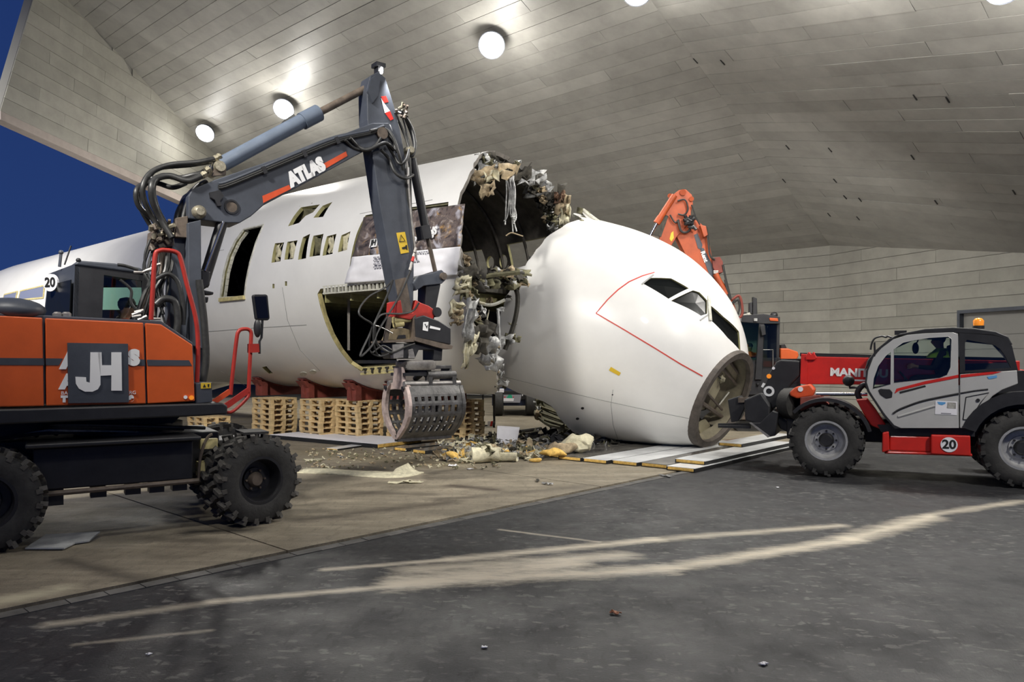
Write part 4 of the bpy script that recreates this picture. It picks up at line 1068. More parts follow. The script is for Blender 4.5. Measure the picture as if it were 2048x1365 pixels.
for i in range(5):
    pts = [V((SW.x, SW.y, 1.16))-cv*(.75-.1*i)-cu*(1.4-.2*i), V((SW.x, SW.y, 1.22+.02*i))-cv*.9-cu*(.8), V((SW.x, SW.y, 1.17))-cv*.6+cu*(-.2+.25*i)]
    mb = MB(); mb.tube(smoothline(pts), .022, 6); obj('chassis_hose', mb, M['foil'] if i == 1 else M['hose'], ex, smooth=50)
# -- upper structure
hprism('platform', [(-160, 821), (40, 818), (445, 806), (456, 812), (455, 829), (400, 833), (-160, 857)], 'black', -.05, 2.45, bevel=.02)
hprism('platform_belly', [(-60, 852), (360, 834), (330, 860), (-40, 876)], 'black', .55, 1.3)
sideA = hprism('side_panel', [(-160, 624), (85, 636), (88, 813), (-160, 818)], 'orange', .0, .06, bevel=.012)
sideB = hprism('side_panel', [(91, 636.5), (287, 646), (292, 808), (93, 812.5)], 'orange', .0, .06, bevel=.012)
sideC = hprism('side_panel', [(291, 646.5), (322, 649), (385, 690), (390, 803), (296, 808)], 'orange', .0, .06, bevel=.012)
hprism('engine_cover', [(-160, 619), (322, 642), (386, 686), (391, 800), (-160, 816)], 'dark_grey', .07, .95, bevel=.01)
hprism('counterweight', [(-240, 625), (-120, 640), (-120, 815), (-240, 820)], 'dark_grey', .05, 2.3, bevel=.05)
for par, poly in ((sideA, [(-160, 715), (87, 717), (88, 731), (-160, 729.5)]), (sideB, [(92, 717), (126, 717.5), (118, 731), (92, 731)]), (sideB, [(273, 719), (289, 719.5), (290, 732), (274, 732)]), (sideC, [(294, 720), (378, 721), (384, 732), (295, 732)])):
    hprism('grey_stripe', poly, 'dark_grey', -.005, .02, par)
plate = hprism('sign_plate', [(135, 686), (256, 688), (258, 805), (137, 807)], 'dark_grey', -.03, .03, sideB)
hprism('sign_letter', [(151, 754), (172, 755), (173, 764), (180, 766), (181, 705), (201, 705), (201, 770), (196, 779), (185, 784), (170, 784), (158, 778), (152, 768)], 'letter_white', -.042, .02, sideB)
hprism('sign_letter', [(203, 705), (204, 731), (223, 731), (223, 705), (243, 705), (244, 782), (223, 782), (223, 751), (204, 752), (201, 752), (195, 705)], 'letter_white', -.042, .02, sideB)
def htext(nm, s_, px, py, hpx, m='letter_white', par=ex, off=-.012, bold=.0, shear=0., fn=H, dpx=(10, 0), sx=1.):
    o_ = fn(px, py, off); X = fn(px+dpx[0], py+dpx[1], off)-o_; Y = -hv.cross(X); size = (fn(px, py-hpx/2, off)-fn(px, py+hpx/2, off)).length/.72
    return text(nm, s_, size, o_, X, Y, M[m], par, .004, bold, shear, sx=sx)
htext('lettering', 'A', 124, 722, 32, par=sideB, bold=.02); htext('lettering', 'S', 258, 717, 28, par=sideB, bold=.02)
htext('lettering', 'A', 123, 765, 26, par=sideB, bold=.02); htext('lettering', 'BA', 122, 787, 7, par=sideB); htext('lettering', 'RG', 258, 786, 7, par=sideB)
htext('lettering', 'T', 123, 799, 11, par=sideB, bold=.01); htext('lettering', '0', 258, 798, 11, par=sideB, bold=.01)
mb = MB(); mb.cyl(H(371, 795, -.02), H(371, 795, .02), .022, 12); obj('rivet', mb, M['paper'], sideC); mb = MB(); mb.cyl(H(383, 796, -.02), H(383, 796, .02), .028, 14); obj('reflector', mb, M['amber'], sideC)
fb = hprism('front_box', [(391, 767), (424, 765), (425, 805), (392, 808)], 'dark_grey', .02, .5, bevel=.01)
hprism('warning_sticker', [(402, 766), (422, 766), (422, 777), (402, 778)], 'warn', .012, .012, fb)
hprism('sticker_mark', [(406, 775), (409, 768.5), (412, 775)], 'letter_black', .008, .01, fb); hprism('sticker_mark', [(415, 769), (419, 768.5), (418, 775), (416, 775)], 'letter_black', .008, .01, fb)
mb = MB(); mb.ball(H(20, 622, .3), .26, 16, 10, (1.4, 1, .55)); obj('air_intake_cover', mb, M['dark_grey'], ex, smooth=60)
mb = MB(); mb.cyl(H(45, 619, .35), H(45, 627, .35), .06, 12); obj('filler_cap', mb, M['black'], ex)
for x in (115, 133):
    mb = MB(); mb.lathe([(0, .05), (.05, .05), (.07, .03)], H(x, 637, .15), UPZ, 14); obj('hood_latch', mb, M['steel'], ex, smooth=40)
# cab on the far side
CO = 1.30
def Hc(x, y, o=CO): return H(x, y, o)
n0 = [H(150, 650, CO), H(150, 524, CO), H(296, 545, CO), H(300, 650, CO)]
f0 = [H(86, 640, 2.35), H(97, 546, 2.35)]
mb = MB(); hole = [(206, 560), (232, 572), (284, 590), (286, 655), (202, 655)]
mb.prism([H(146, 650, CO), H(150, 528, CO), H(228, 532, CO), H(296, 548, CO), H(300, 655, CO)], hv*.06, [[H(x, y, CO) for x, y in ((208, 550), (284, 562), (288, 648), (204, 648))]])
cabo = obj('cab_frame', mb, M['black'], ex)
mb = MB(); mb.prism([H(146, 650, CO), H(150, 528, CO), H(97, 548, 2.35), H(86, 645, 2.35)], hu*.05); obj('cab_rear_panel', mb, M['dark_grey'], ex)
mb = MB(); mb.prism([H(143, 632, CO)-hu*.015, H(146, 560, CO)-hu*.015, H(100, 572, 2.30)-hu*.015, H(93, 636, 2.30)-hu*.015], hu*-.01); obj('cab_rear_window', mb, M['glass_dark'], ex)
mb = MB(); mb.prism([H(148, 530, CO-.02), H(156, 521, CO-.02), H(230, 527, CO-.02), H(282, 536, CO-.02), H(297, 549, CO-.02)], hv*1.1); obj('cab_roof', mb, M['dark_grey'], ex, bevel=.02)
mb = MB(); mb.prism([H(150, 640, CO+.02), H(152, 530, CO+.02), H(200, 533, CO+.02), H(196, 640, CO+.02)], hv*.1); obj('cab_pillar_panel', mb, M['dark_grey'], ex)
mb = MB(); mb.prism([H(104, 548, 2.32), H(300, 548, 2.32), H(300, 575, 2.32), H(104, 575, 2.32)], hv*.05); mb.prism([H(104, 620, 2.32), H(300, 620, 2.32), H(300, 650, 2.32), H(104, 650, 2.32)], hv*.05); obj('cab_far_frame', mb, M['black'], ex)
mb = MB(); mb.prism([H(140, 575, 2.34), H(300, 575, 2.34), H(300, 622, 2.34), H(140, 622, 2.34)], hv*.01); obj('cab_far_glass', mb, M['glass_mint'], ex)
mb = MB(); mb.prism([H(208, 549, CO+.03), H(284, 561, CO+.03), H(288, 649, CO+.03), H(204, 649, CO+.03)], hv*.008); obj('cab_window', mb, M['glass'], ex)
sgn_ = (-hu-hv*.75).normalized(); mb = MB(); mb.cyl(H(112, 567, 2.02)+sgn_*.06, H(112, 567, 2.02)+sgn_*.09, .115, 20); obj('speed_sign', mb, M['paper'], ex)
q = H(112, 567, 2.02)+sgn_*.095; text('speed_number', '20', .17, q, UPZ.cross(sgn_), UPZ, M['letter_black'], ex, .003, .004, align='CENTER')
for x, h_, r_ in ((120, 28, .016), (126, 10, .02)):
    pass
mb = MB(); mb.tube([H(119, 534, 1.8), H(122, 508, 1.8)], .018, 6); mb.ball(H(122, 505, 1.8), .03); obj('beacon_stub', mb, M['dark_grey'], ex)
mb = MB(); mb.tube([H(129, 530, 1.7), H(142, 492, 1.7)], .010, 5); obj('antenna', mb, M['black'], ex)
mb = MB(); mb.ball(H(157, 521, CO), .03); obj('roof_knob', mb, M['black'], ex)
# boom tower
tw = hprism('boom_tower', [(345, 470), (372, 440), (402, 436), (403, 560), (411, 640), (414, 720), (409, 790), (352, 800), (340, 640)], 'dark_grey', .12, .30, fn=B, bevel=.01)
hprism('tower_rib', [(376, 446), (402, 440), (403, 560), (410, 640), (409, 700), (380, 690), (377, 560)], 'dark_grey', -.06, .18, fn=B, bevel=.01)
hprism('tower_plate', [(352, 436), (376, 432), (376, 476), (352, 474)], 'rust_grey', .02, .10, fn=B, bevel=.008)
mb = MB(); mb.tube(smoothline([B(398, 560, -.1), B(408, 640, -.1), B(412, 720, -.1), B(404, 775, -.1)]), .045, 10); obj('tower_guard_pipe', mb, M['hose'], ex, smooth=40)
# boom
BW = .46
boom = hprism('boom', [(377, 437), (377, 392), (384, 379), (408, 369), (432, 359), (600, 301), (745, 246), (778, 246), (786, 262), (776, 284), (744, 294), (640, 351), (527, 411), (502, 433), (480, 446), (455, 446)], 'dark_grey', 0, BW, fn=B, bevel=.012)
for poly in ([(525, 392), (578, 370), (582, 378), (527, 406)], [(648, 327), (692, 303), (695, 312), (652, 337)]): hprism('red_stripe', poly, 'orange_red', -.008, .02, boom, fn=B)
htext('boom_lettering', 'ATLAS', 578, 363, 25, par=boom, off=-.012, bold=.022, shear=.12, fn=B, dpx=(10, -5.2), sx=.86)
mb = MB(); mb.lathe([(-.10, .01), (-.10, .05), (-.06, .085), (0, .09), (.05, .09)], B(397, 425, 0), hv, 20); obj('boom_pin', mb, M['fitting'], boom, smooth=40)
mb = MB(); mb.lathe([(-.014, .10), (-.014, .075), (.03, .075), (.03, .10)], B(463, 414, 0), hv, 24, closed=True); obj('boom_port', mb, M['black'], boom, smooth=40)
mb = MB(); mb.lathe([(-.005, .075), (.0, .01)], B(463, 414, 0), hv, 20); obj('port_disc', mb, M['rust_grey'], boom)
hprism('cable_box', [(420, 385), (440, 380), (448, 392), (440, 402), (444, 412), (436, 412), (430, 400), (422, 395)], 'black', -.06, .06, fn=B)
hprism('boom_lug', [(425, 352), (432, 330), (445, 322), (453, 334), (452, 350)], 'rust_grey', .04, .05, fn=B); hprism('boom_lug', [(425, 352), (432, 330), (445, 322), (453, 334), (452, 350)], 'rust_grey', .34, .05, fn=B)
mb = MB(); mb.lathe([(-.03, .01), (-.03, .07), (.02, .085), (.4, .085)], B(440, 333, .04), hv, 18); obj('cylinder_pin', mb, M['fitting'], ex, smooth=40)
# stick cylinder
c_ = BW/2
mb = MB(); mb.cyl(B(440, 331, c_), B(616, 236, c_), .105, 24); obj('stick_cylinder', mb, M['blue_grey'], ex, smooth=40)
mb = MB(); mb.cyl(B(604, 243, c_), B(637, 226, c_), .125, 24); obj('cylinder_gland', mb, M['blue_grey'], ex, smooth=40)
mb = MB(); mb.cyl(B(637, 226, c_), B(747, 169, c_), .055, 16); mb.ball(B(747, 169, c_), .09); obj('cylinder_rod', mb, M['rust_grey'], ex, smooth=40)
mb = MB(); mb.tube([B(470, 318, c_+.1), B(560, 256, c_+.1), B(572, 244, c_+.1), B(590, 232, c_+.05)], .035, 8); obj('cylinder_pipe', mb, M['hose'], ex, smooth=40)
for o_ in (.08, .38):
    mb = MB(); mb.cyl(B(444, 446, o_), B(405, 572, o_), .075, 16); obj('lift_cylinder', mb, M['black'], ex, smooth=40)
mb = MB(); mb.cyl(B(447, 444, 0), B(410, 542, 0), .018, 8); obj('lift_rod_guide', mb, M['chrome'], ex, smooth=40)
hprism('lamp_bracket', [(401, 538), (422, 543), (420, 572), (404, 582)], 'black', .0, .3, fn=B, bevel=.02)
for pl in ([(406, 580), (428, 584), (427, 590), (410, 590)], [(402, 594), (418, 594), (416, 606), (404, 606)]): hprism('work_lamp', pl, 'black', -.02, .14, fn=B, bevel=.015)
# boom pipes and hoses
pr = random.Random(4)
for k, (dy, o_, m_) in enumerate(((0, -.03, 'dark_grey'), (5, -.03, 'hose'), (2, .08, 'hose'), (-3, .2, 'dark_grey'), (-3, .32, 'hose'), (9, -.03, 'hose'))):
    pts = [B(437, 368+dy, o_), B(470, 358+dy, o_), B(640, 288+dy, o_), B(690, 272+dy*.8, o_), B(738, 262+dy*.7, o_), B(768, 252+dy*.6, o_)]
    mb = MB(); mb.tube(smoothline(pts, 4), .022, 8); obj('boom_pipe', mb, M[m_], ex, smooth=40)
for x, y in ((520, 345), (600, 312), (665, 286)):
    mb = MB(); mb.box(B(x, y, .12), (.06, .36, .10), B(x+10, y-4, .12)-B(x, y, .12)); obj('pipe_clamp', mb, M['black'], ex)
hoses = [([(324, 474), (308, 440), (289, 402), (286, 372), (303, 345), (340, 330), (395, 325), (428, 318)], .1, .036), ([(344, 476), (322, 440), (306, 405), (303, 375), (312, 358), (340, 352), (375, 362), (402, 352)], 0, .042),
         ([(333, 476), (312, 445), (279, 415), (272, 385), (284, 370), (312, 366), (345, 375), (372, 366)], .2, .034), ([(350, 476), (330, 448), (312, 412), (306, 372), (325, 352), (360, 356), (390, 350), (408, 345)], .14, .038),
         ([(318, 478), (300, 450), (283, 420), (277, 392), (292, 368), (310, 360)], .3, .032), ([(310, 360), (300, 352), (320, 336), (380, 330), (430, 322)], .2, .034),
         ([(352, 470), (356, 430), (372, 400), (392, 378), (412, 365)], .3, .045), ([(360, 474), (370, 420), (388, 380), (400, 368)], .1, .03), ([(700, 276), (715, 292), (735, 300), (770, 286), (788, 300)], -.06, .028),
         ([(690, 280), (712, 298), (745, 296), (762, 276)], -.05, .024), ([(762, 300), (778, 318), (790, 345), (810, 357), (826, 350)], -.05, .026), ([(772, 285), (788, 312), (800, 328), (812, 320), (818, 300)], -.05, .024),
         ([(768, 260), (786, 285), (794, 305)], -.04, .022), ([(790, 225), (806, 262), (818, 300), (812, 340), (818, 420)], .05, .024), ([(802, 222), (822, 255), (830, 290), (824, 312), (814, 305)], .12, .032), ([(808, 230), (824, 270), (829, 300), (820, 318)], .2, .028),
         ([(800, 220), (812, 260), (820, 320), (822, 420), (830, 500)], .1, .018), ([(740, 262), (770, 258), (786, 275), (798, 310), (806, 340)], -.06, .024)]
for pts, o_, r_ in hoses:
    mb = MB(); mb.tube(smoothline([B(x, y, o_+.05*math.sin(i*1.7)) for i, (x, y) in enumerate(pts)], 6), r_, 9); obj('hydraulic_hose', mb, M['hose'], ex, smooth=50)
for x, y, dx, dy, o_ in ((430, 318, 10, -4, .1), (407, 350, 10, -6, 0), (410, 344, 9, -6, .14), (415, 340, 8, -4, .05), (437, 314, 8, -3, .18)):
    mb = MB(); mb.cyl(B(x-dx/2, y-dy/2, o_), B(x+dx/2, y+dy/2, o_), .042, 8); mb.cyl(B(x-dx/5, y-dy/5, o_), B(x+dx/5, y+dy/5, o_), .052, 6); obj('hose_fitting', mb, M['fitting'], ex)
# valve manifold with fittings and the hose bundle below
hprism('valve_block', [(304, 462), (346, 452), (350, 492), (300, 500)], 'rust_grey', .12, .25, fn=B, bevel=.01)
for i in range(26):
    x, y = pr.uniform(300, 346), pr.uniform(448, 498); p = B(x, y, .12-pr.random()*.1)
    mb = MB(); mb.cyl(p, p+V((pr.uniform(-.6, .6), pr.uniform(-.8, 0), pr.uniform(-1, 1))).normalized()*.07, pr.uniform(.018, .032), 6); obj('hose_fitting', mb, M[pr.choice(['fitting', 'rust_grey', 'rust_grey'])], ex)
for i in range(22):
    x0 = 300+pr.uniform(0, 52); x1 = x0+pr.uniform(-14, 10); x2 = 300+pr.uniform(-40, 34); yb = pr.uniform(600, 655)
    pts = [B(x0, 492, .1+pr.random()*.15), B(x1, 540, .02+pr.random()*.2), B((x1+x2)/2+pr.uniform(-10, 10), 580, .1*pr.random()), B(x2, yb, pr.uniform(-.1, .2))]
    mb = MB(); mb.tube(smoothline(pts, 5), pr.choice([.014, .02, .024]), 7); obj('hydraulic_hose', mb, M['hose'] if i % 4 else M['rust_grey'], ex, smooth=50)
for pts, o_, r_ in (([(300, 480), (290, 510), (292, 545), (302, 522)], .0, .016), ([(310, 560), (335, 548), (356, 565), (366, 610), (366, 650)], -.1, .03), ([(312, 610), (328, 598), (350, 605), (356, 640), (352, 670)], -.12, .045), ([(240, 560), (262, 580), (262, 605), (275, 622)], -.1, .018), ([(276, 540), (250, 532), (235, 530)], -.1, .02)):
    mb = MB(); mb.tube(smoothline([B(x, y, o_) for x, y in pts], 6), r_, 8); obj('hydraulic_hose', mb, M['hose'], ex, smooth=50)
for i in range(10):
    x, y = pr.uniform(262, 312), pr.uniform(530, 545) if i < 5 else pr.uniform(618, 642); p = B(x, y, -.12)
    mb = MB(); mb.cyl(p, p+V((.09, .05, pr.uniform(.0, .06))), pr.uniform(.014, .024), 7); obj('pipe_stub', mb, M['steel'], ex)
# red rails and mirrors
mb = MB(); mb.tube(smoothline([H(x, y, .12) for x, y in ((302, 640), (305, 590), (310, 515), (318, 502), (335, 501), (352, 505), (361, 517), (374, 570), (391, 635), (396, 690), (394, 765))], 5), .027, 10); obj('grab_rail', mb, M['rail_red'], ex, smooth=50)
RO = .10
def rl(pts): return [H(x, y, RO) for x, y in pts]
mb = MB(); mb.tube(smoothline(rl([(461, 790), (465, 750), (473, 680), (477, 664), (484, 659), (496, 659), (502, 665), (502, 680), (499, 740), (497, 785)]), 4), .024, 10); obj('step_rail', mb, M['rail_red'], ex, smooth=50)
hprism('rail_plate', [(424, 802), (458, 779), (463, 787), (436, 806)], 'orange_red', RO-.02, .04)
hprism('rail_plate', [(444, 812), (497, 775), (497, 788), (460, 815), (450, 820)], 'rail_red', RO-.1, .03)
mb = MB(); mb.tube(smoothline(rl([(446, 812), (447, 822), (456, 825), (466, 823), (484, 808), (497, 793), (498, 782)]), 4), .020, 8); obj('step_loop', mb, M['rail_red'], ex, smooth=50)
hprism('mirror_bracket', [(501, 688), (518, 688), (519, 705), (501, 706)], 'rail_red', RO-.05, .12)
mb = MB(); mb.tube([H(519, 708, RO), H(519, 683, RO), H(523, 676, RO), H(525, 640, RO)], .016, 8); obj('mirror_arm', mb, M['black'], ex, smooth=40)
MR = [(506, 592), (509, 589), (532, 589), (536, 591), (540, 637), (537, 641), (516, 641), (512, 638)]
hprism('mirror_shell', MR, 'black', RO-.02, .07, bevel=.012)
hprism('mirror_glass', [(509, 594), (532, 593), (537, 636), (515, 637)], 'mirror', RO-.026, .02)
mb = MB(); mb.ball(H(515, 657, RO), .12, 14, 10, (.42, .3, 1.0)); obj('convex_mirror', mb, M['black'], ex, smooth=60)
# stick
STK = [(734, 178), (740, 152), (757, 143), (771, 156), (790, 218), (801, 262), (813, 330), (822, 400), (827, 470), (828, 540), (827, 600), (822, 628), (801, 628), (790, 575), (776, 500), (760, 410), (748, 330), (742, 290), (735, 240)]
stick = hprism('stick', STK, 'dark_grey', .05, .30, fn=B, bevel=.012)
hprism('stick_wear_plate', [(790, 560), (812, 555), (824, 625), (801, 626)], 'rust_grey', .043, .02, stick, fn=B)
for poly, m_ in (([(762, 193), (772, 192), (777, 204), (768, 206)], 'red'), ([(762, 196), (768, 206), (780, 222), (770, 226)], 'letter_white'), ([(770, 226), (780, 222), (787, 238), (781, 241)], 'red'), ([(774, 246), (781, 250), (785, 262), (780, 262)], 'letter_white')):
    hprism('hazard_mark', poly, m_, .044, .02, stick, fn=B)
ws = hprism('warning_sticker', [(793, 466), (810, 464), (818, 505), (802, 508)], 'warn', .042, .02, stick, fn=B)
mb = MB(); t3 = [B(x, y, .036) for x, y in ((799, 484), (802, 470), (810, 482))]; mb.tube(t3+[t3[0]], .006, 5); obj('sticker_mark', mb, M['letter_black'], stick)
hprism('sticker_mark', [(804, 495), (811, 493), (812, 498), (805, 499)], 'letter_black', .036, .01, stick, fn=B); hprism('sticker_mark', [(811, 491), (814, 490), (815, 500), (813, 500)], 'letter_black', .036, .01, stick, fn=B)
for o_ in (.0, .36):
    hprism('stick_lug', [(736, 182), (742, 158), (752, 150), (760, 160), (757, 190), (746, 205)], 'dark_grey', o_, .05, fn=B)
mb = MB(); mb.box(B(757, 132, .2), (.16, .18, .06), hu); mb.box(B(758, 139, .2), (.10, .14, .12), hu); obj('stick_lamp', mb, M['black'], ex)
mb = MB(); mb.lathe([(0, .055), (.02, .05), (.03, .001)], B(762, 141, .1), (hu-hv*.9-UPZ*.3), 14); obj('stick_lamp_lens', mb, M['lens'], ex)
li = bpy.data.lights.new('stick_lamp', 'SPOT'); li.energy = 90; li.spot_size = 1.9; li.spot_blend = .8; li.shadow_soft_size = .05
lo = bpy.data.objects.new('stick_lamp', li); COL.objects.link(lo); lo.parent = ex; p = B(764, 143, -.05)+hu*.15; lo.location = p-SW; lo.rotation_euler = (-UPZ+hu*.5).to_track_quat('-Z', 'Y').to_euler()
mb = MB(); mb.lathe([(-.06, .01), (-.06, .09), (.45, .09), (.45, .01)], B(762, 268, .0), hv, 18); obj('boom_stick_pin', mb, M['rust_grey'], ex, smooth=40)
mb = MB(); mb.lathe([(-.03, .01), (-.03, .05), (.02, .07), (.3, .07)], B(822, 300, .03), hv, 16); obj('cylinder_pin', mb, M['fitting'], ex, smooth=40)
for i in range(14):
    x, y = pr.uniform(794, 814), pr.uniform(212, 236); p = B(x, y, .02+pr.random()*.2); mb = MB(); mb.cyl(p, p+V((pr.uniform(-.4, 1), -.4, pr.uniform(-1, 1))).normalized()*.08, .022, 6); obj('hose_fitting', mb, M[pr.choice(['fitting', 'rust_grey', 'hose'])], ex)
mb = MB(); mb.cyl(B(824, 318, .18), B(852, 462, .18), .072, 20); obj('bucket_cylinder', mb, M['black'], ex, smooth=40)
hprism('cylinder_collar', [(842, 452), (860, 449), (865, 476), (847, 480)], 'black', .08, .2, fn=B, bevel=.01)
mb = MB(); mb.cyl(B(855, 475, .18), B(871, 546, .18), .036, 14); obj('bucket_rod', mb, M['rust_grey'], ex, smooth=40)
hprism('link_arm', [(826, 566), (838, 552), (866, 546), (884, 540), (892, 548), (892, 560), (884, 568), (848, 572), (832, 582)], 'dark_grey', .02, .34, fn=B, bevel=.012)
mb = MB(); mb.lathe([(-.05, .01), (-.05, .06), (.4, .06)], B(885, 553, .02), hv, 16); obj('link_pin', mb, M['rust_grey'], ex, smooth=40)
hprism('link_rod', [(852, 570), (882, 568), (872, 618), (868, 642), (850, 642)], 'black', .06, .26, fn=B, bevel=.012)
mb = MB(); mb.cyl(B(812, 310, -.02), B(822, 430, -.02), .016, 7); mb.cyl(B(822, 430, -.02), B(833, 520, -.02), .016, 7); obj('stick_pipe', mb, M['steel'], ex, smooth=40)
for k in range(5):
    x, y = 832-k*2.4, 496+k*9; mb = MB(); mb.cyl(B(x, y, -.06+.02*(k % 2)), B(x-3, y+9, -.06+.02*(k % 2)), .024, 8); obj('quick_coupling', mb, M['red'] if k == 2 else M['steel'], ex, smooth=40)
for pts, r_ in (([(822, 540), (800, 590), (770, 640), (755, 665), (745, 690), (724, 712), (722, 706), (738, 672), (752, 640), (775, 590), (786, 560)], .017), ([(786, 560), (770, 576), (740, 592), (722, 612), (718, 628), (728, 638), (745, 650), (752, 680), (758, 695), (780, 706)], .015),
               ([(838, 606), (826, 622), (804, 628), (770, 628), (756, 636), (748, 655), (748, 690), (758, 712), (785, 706), (812, 694), (830, 688)], .016), ([(745, 650), (738, 685), (742, 705), (760, 713), (778, 708)], .014), ([(750, 652), (752, 685), (772, 702), (784, 706)], .020), ([(744, 650), (762, 655), (785, 667)], .010), ([(745, 706), (765, 692), (782, 700)], .016)):
    mb = MB(); mb.tube(smoothline([B(x, y, -.06+.04*math.sin(i)) for i, (x, y) in enumerate(pts)], 5), r_, 7); obj('grapple_hose', mb, M['hose'] if r_ != .010 else M['chrome'], ex, smooth=50)
# quick coupler, tilt head, rotator
hprism('quick_coupler', [(794, 604), (802, 600), (806, 628), (826, 626), (832, 600), (842, 606), (858, 612), (872, 622), (866, 640), (842, 634), (820, 640), (792, 634)], 'rail_red', .02, .34, fn=B, bevel=.012)
mb = MB(); mb.lathe([(-.05, .01), (-.05, .08), (.4, .08)], B(872, 625, .03), hv, 18); obj('coupler_pin', mb, M['black'], ex, smooth=40)
mb = MB(); mb.cyl(B(786, 641, .1), B(826, 638, .1), .055, 14); mb.cyl(B(788, 650, .1), B(806, 648, .1), .05, 14); obj('tilt_pin', mb, M['yellow_rim'], ex, smooth=40)
hprism('tilt_side', [(776, 636), (781, 633), (784, 640), (776, 682), (770, 684), (768, 680)], 'rust_grey', 0, .04, fn=B)
hprism('tilt_side', [(826, 636), (832, 630), (834, 680), (828, 682)], 'rust_grey', 0, .3, fn=B)
M['tilt_tan'] = mat('worn_tilt_tan', (.22, .17, .095), .6, var=.4, vscale=9)
hprism('tilt_bracket', [(774, 681), (783, 662), (797, 656), (806, 656), (820, 660), (829, 670), (830, 680)], 'tilt_tan', .1, .2, fn=B, bevel=.01)
hprism('tilt_slot', [(794, 678), (797, 671), (811, 670), (812, 677)], 'black', .09, .02, fn=B)
hprism('tilt_base', [(766, 682), (830, 678), (830, 684), (766, 686)], 'rust_grey', -.02, .4, fn=B)
hprism('tilt_housing', [(830, 636), (848, 631), (878, 642), (902, 657), (902, 690), (832, 676)], 'black', -.02, .42, fn=B, bevel=.015)
hprism('tilt_flange', [(830, 674), (906, 692), (904, 699), (886, 698), (830, 682)], 'rust_grey', -.05, .46, fn=B)
hprism('maker_sticker', [(847, 645), (857, 644), (856, 663), (846, 661)], 'letter_white', -.03, .012, fn=B); hprism('sticker_mark', [(849, 648), (851, 648), (853, 653), (856, 650), (854, 658)], 'letter_black', -.034, .01, fn=B)
hprism('maker_plate', [(861, 652), (881, 657), (880, 661), (860, 657)], 'letter_white', -.03, .012, fn=B)
hprism('rotator_body', [(784, 686), (886, 690), (884, 722), (868, 722), (868, 700), (838, 700), (830, 718), (788, 718), (783, 705)], 'black', .02, .36, fn=B, bevel=.012)
hprism('valve_cover', [(785, 690), (808, 688), (807, 716), (787, 718)], 'steel', .0, .1, fn=B, bevel=.006); hprism('valve_cover', [(818, 700), (826, 698), (831, 717), (817, 717)], 'steel', .0, .06, fn=B, bevel=.006)
rb = B(832, 728, .22)
mb = MB(); mb.lathe([(-.10, .30), (-.06, .33), (.03, .33), (.06, .28)], rb, UPZ, 32); obj('rotator_ring', mb, M['steel'], ex, smooth=40)
mb = MB(); mb.lathe([(-.05, .25), (.05, .25)], rb-UPZ*.14, UPZ, 28); mb.box(rb-UPZ*.17, (.66, .5, .05), hu); obj('rotator_plate', mb, M['black'], ex, smooth=40)
# grapple: two slotted shells closing on each other, axis along gu
gu, gw = hu, hv
def px_on(px, py, off): return B(px, py, off)
GE = B(793, 800, .22)                      # end-plate plane, middle of the grapple
topz = B(793, 772, .22).z; tipz = B(790, 880, .22).z
G0 = V((GE.x, GE.y, 0)); GL = 1.02
def jaw(sg, s):   # profile point: s 0 top .. 1 tip
    a = .42*math.sin(PI*min(1, .18+.78*s))**.8
    a = lerp_tab([(0, .30), (.15, .375), (.35, .42), (.55, .40), (.75, .28), (.9, .13), (1, .015)], s)
    return gw*(sg*a)+UPZ*(topz+(tipz-topz)*s)
def jaw_s(sg, s):
    k = 1/40; return (jaw(sg, max(0, s-k))+jaw(sg, s)+jaw(sg, min(1, s+k)))/3
gro = root('dummy', (0, 0, 0), None, None); bpy.data.objects.remove(gro)
for sg in (-1, 1):
    NL, NA = 31, 24; vs = []; fs = []
    for i in range(NL+1):
        for j in range(NA+1): vs.append(G0+gu*(.03+(GL-.06)*i/NL)+jaw_s(sg, j/NA*.97))
    for i in range(NL):
        for j in range(NA):
            hole = (i % 4 in (2, 3)) and 1 < i < NL-2 and ((5 <= j <= 6) or (9 <= j <= 11) or (14 <= j <= 16) or (18 <= j <= 20))
            if not hole: fs.append((i*(NA+1)+j, (i+1)*(NA+1)+j, (i+1)*(NA+1)+j+1, i*(NA+1)+j+1))
    mb = MB(); mb.add(vs, fs); o = obj('grapple_shell', mb, M['grapple'], ex); sm = o.modifiers.new('thickness', 'SOLIDIFY'); sm.thickness = .035; sm.offset = 0
    for e in (0, GL):
        out = [G0+gu*(e-.03)+jaw_s(sg, s/20)*1.0+gw*sg*.03 for s in range(21)]
        inn = [G0+gu*(e-.03)+jaw_s(sg, s/20)-gw*sg*(.09 if s < 17 else .09*(20-s)/3+.004)+UPZ*(.0) for s in range(21)]
        mb = MB(); mb.prism(out+inn[::-1], gu*.06); o = obj('jaw_plate', mb, M['pink_steel'] if e == 0 else M['grapple'], ex)
        mb = MB(); q = G0+gu*(e-.03)+jaw_s(sg, .04)-gw*sg*.035; mb.cyl(q-gu*.03, q+gu*.09, .035, 10); obj('jaw_pin', mb, M['black'], ex)
    mb = MB(); mb.box(G0+gu*GL/2+jaw_s(sg, .985), (GL, .05, .10), gu); obj('cutting_edge', mb, M['grapple'], ex)
yk = [(-.12, topz+.30), (.12, topz+.30), (.17, topz+.05), (.33, topz+.0), (.30, topz-.08), (.12, topz-.06), (-.12, topz-.06), (-.30, topz-.08), (-.33, topz), (-.17, topz+.05)]
for e, m_ in ((.02, 'pink_steel'), (GL-.10, 'grapple')):
    mb = MB(); mb.prism([G0+gu*e+gw*a+UPZ*b_ for a, b_ in yk], gu*.06); obj('yoke_plate', mb, M[m_], ex, bevel=.008)
mb = MB(); mb.box(G0+gu*GL/2+UPZ*(topz+.30), (GL*.86, .34, .06), gu); obj('yoke_bridge', mb, M['grapple'], ex, bevel=.01)
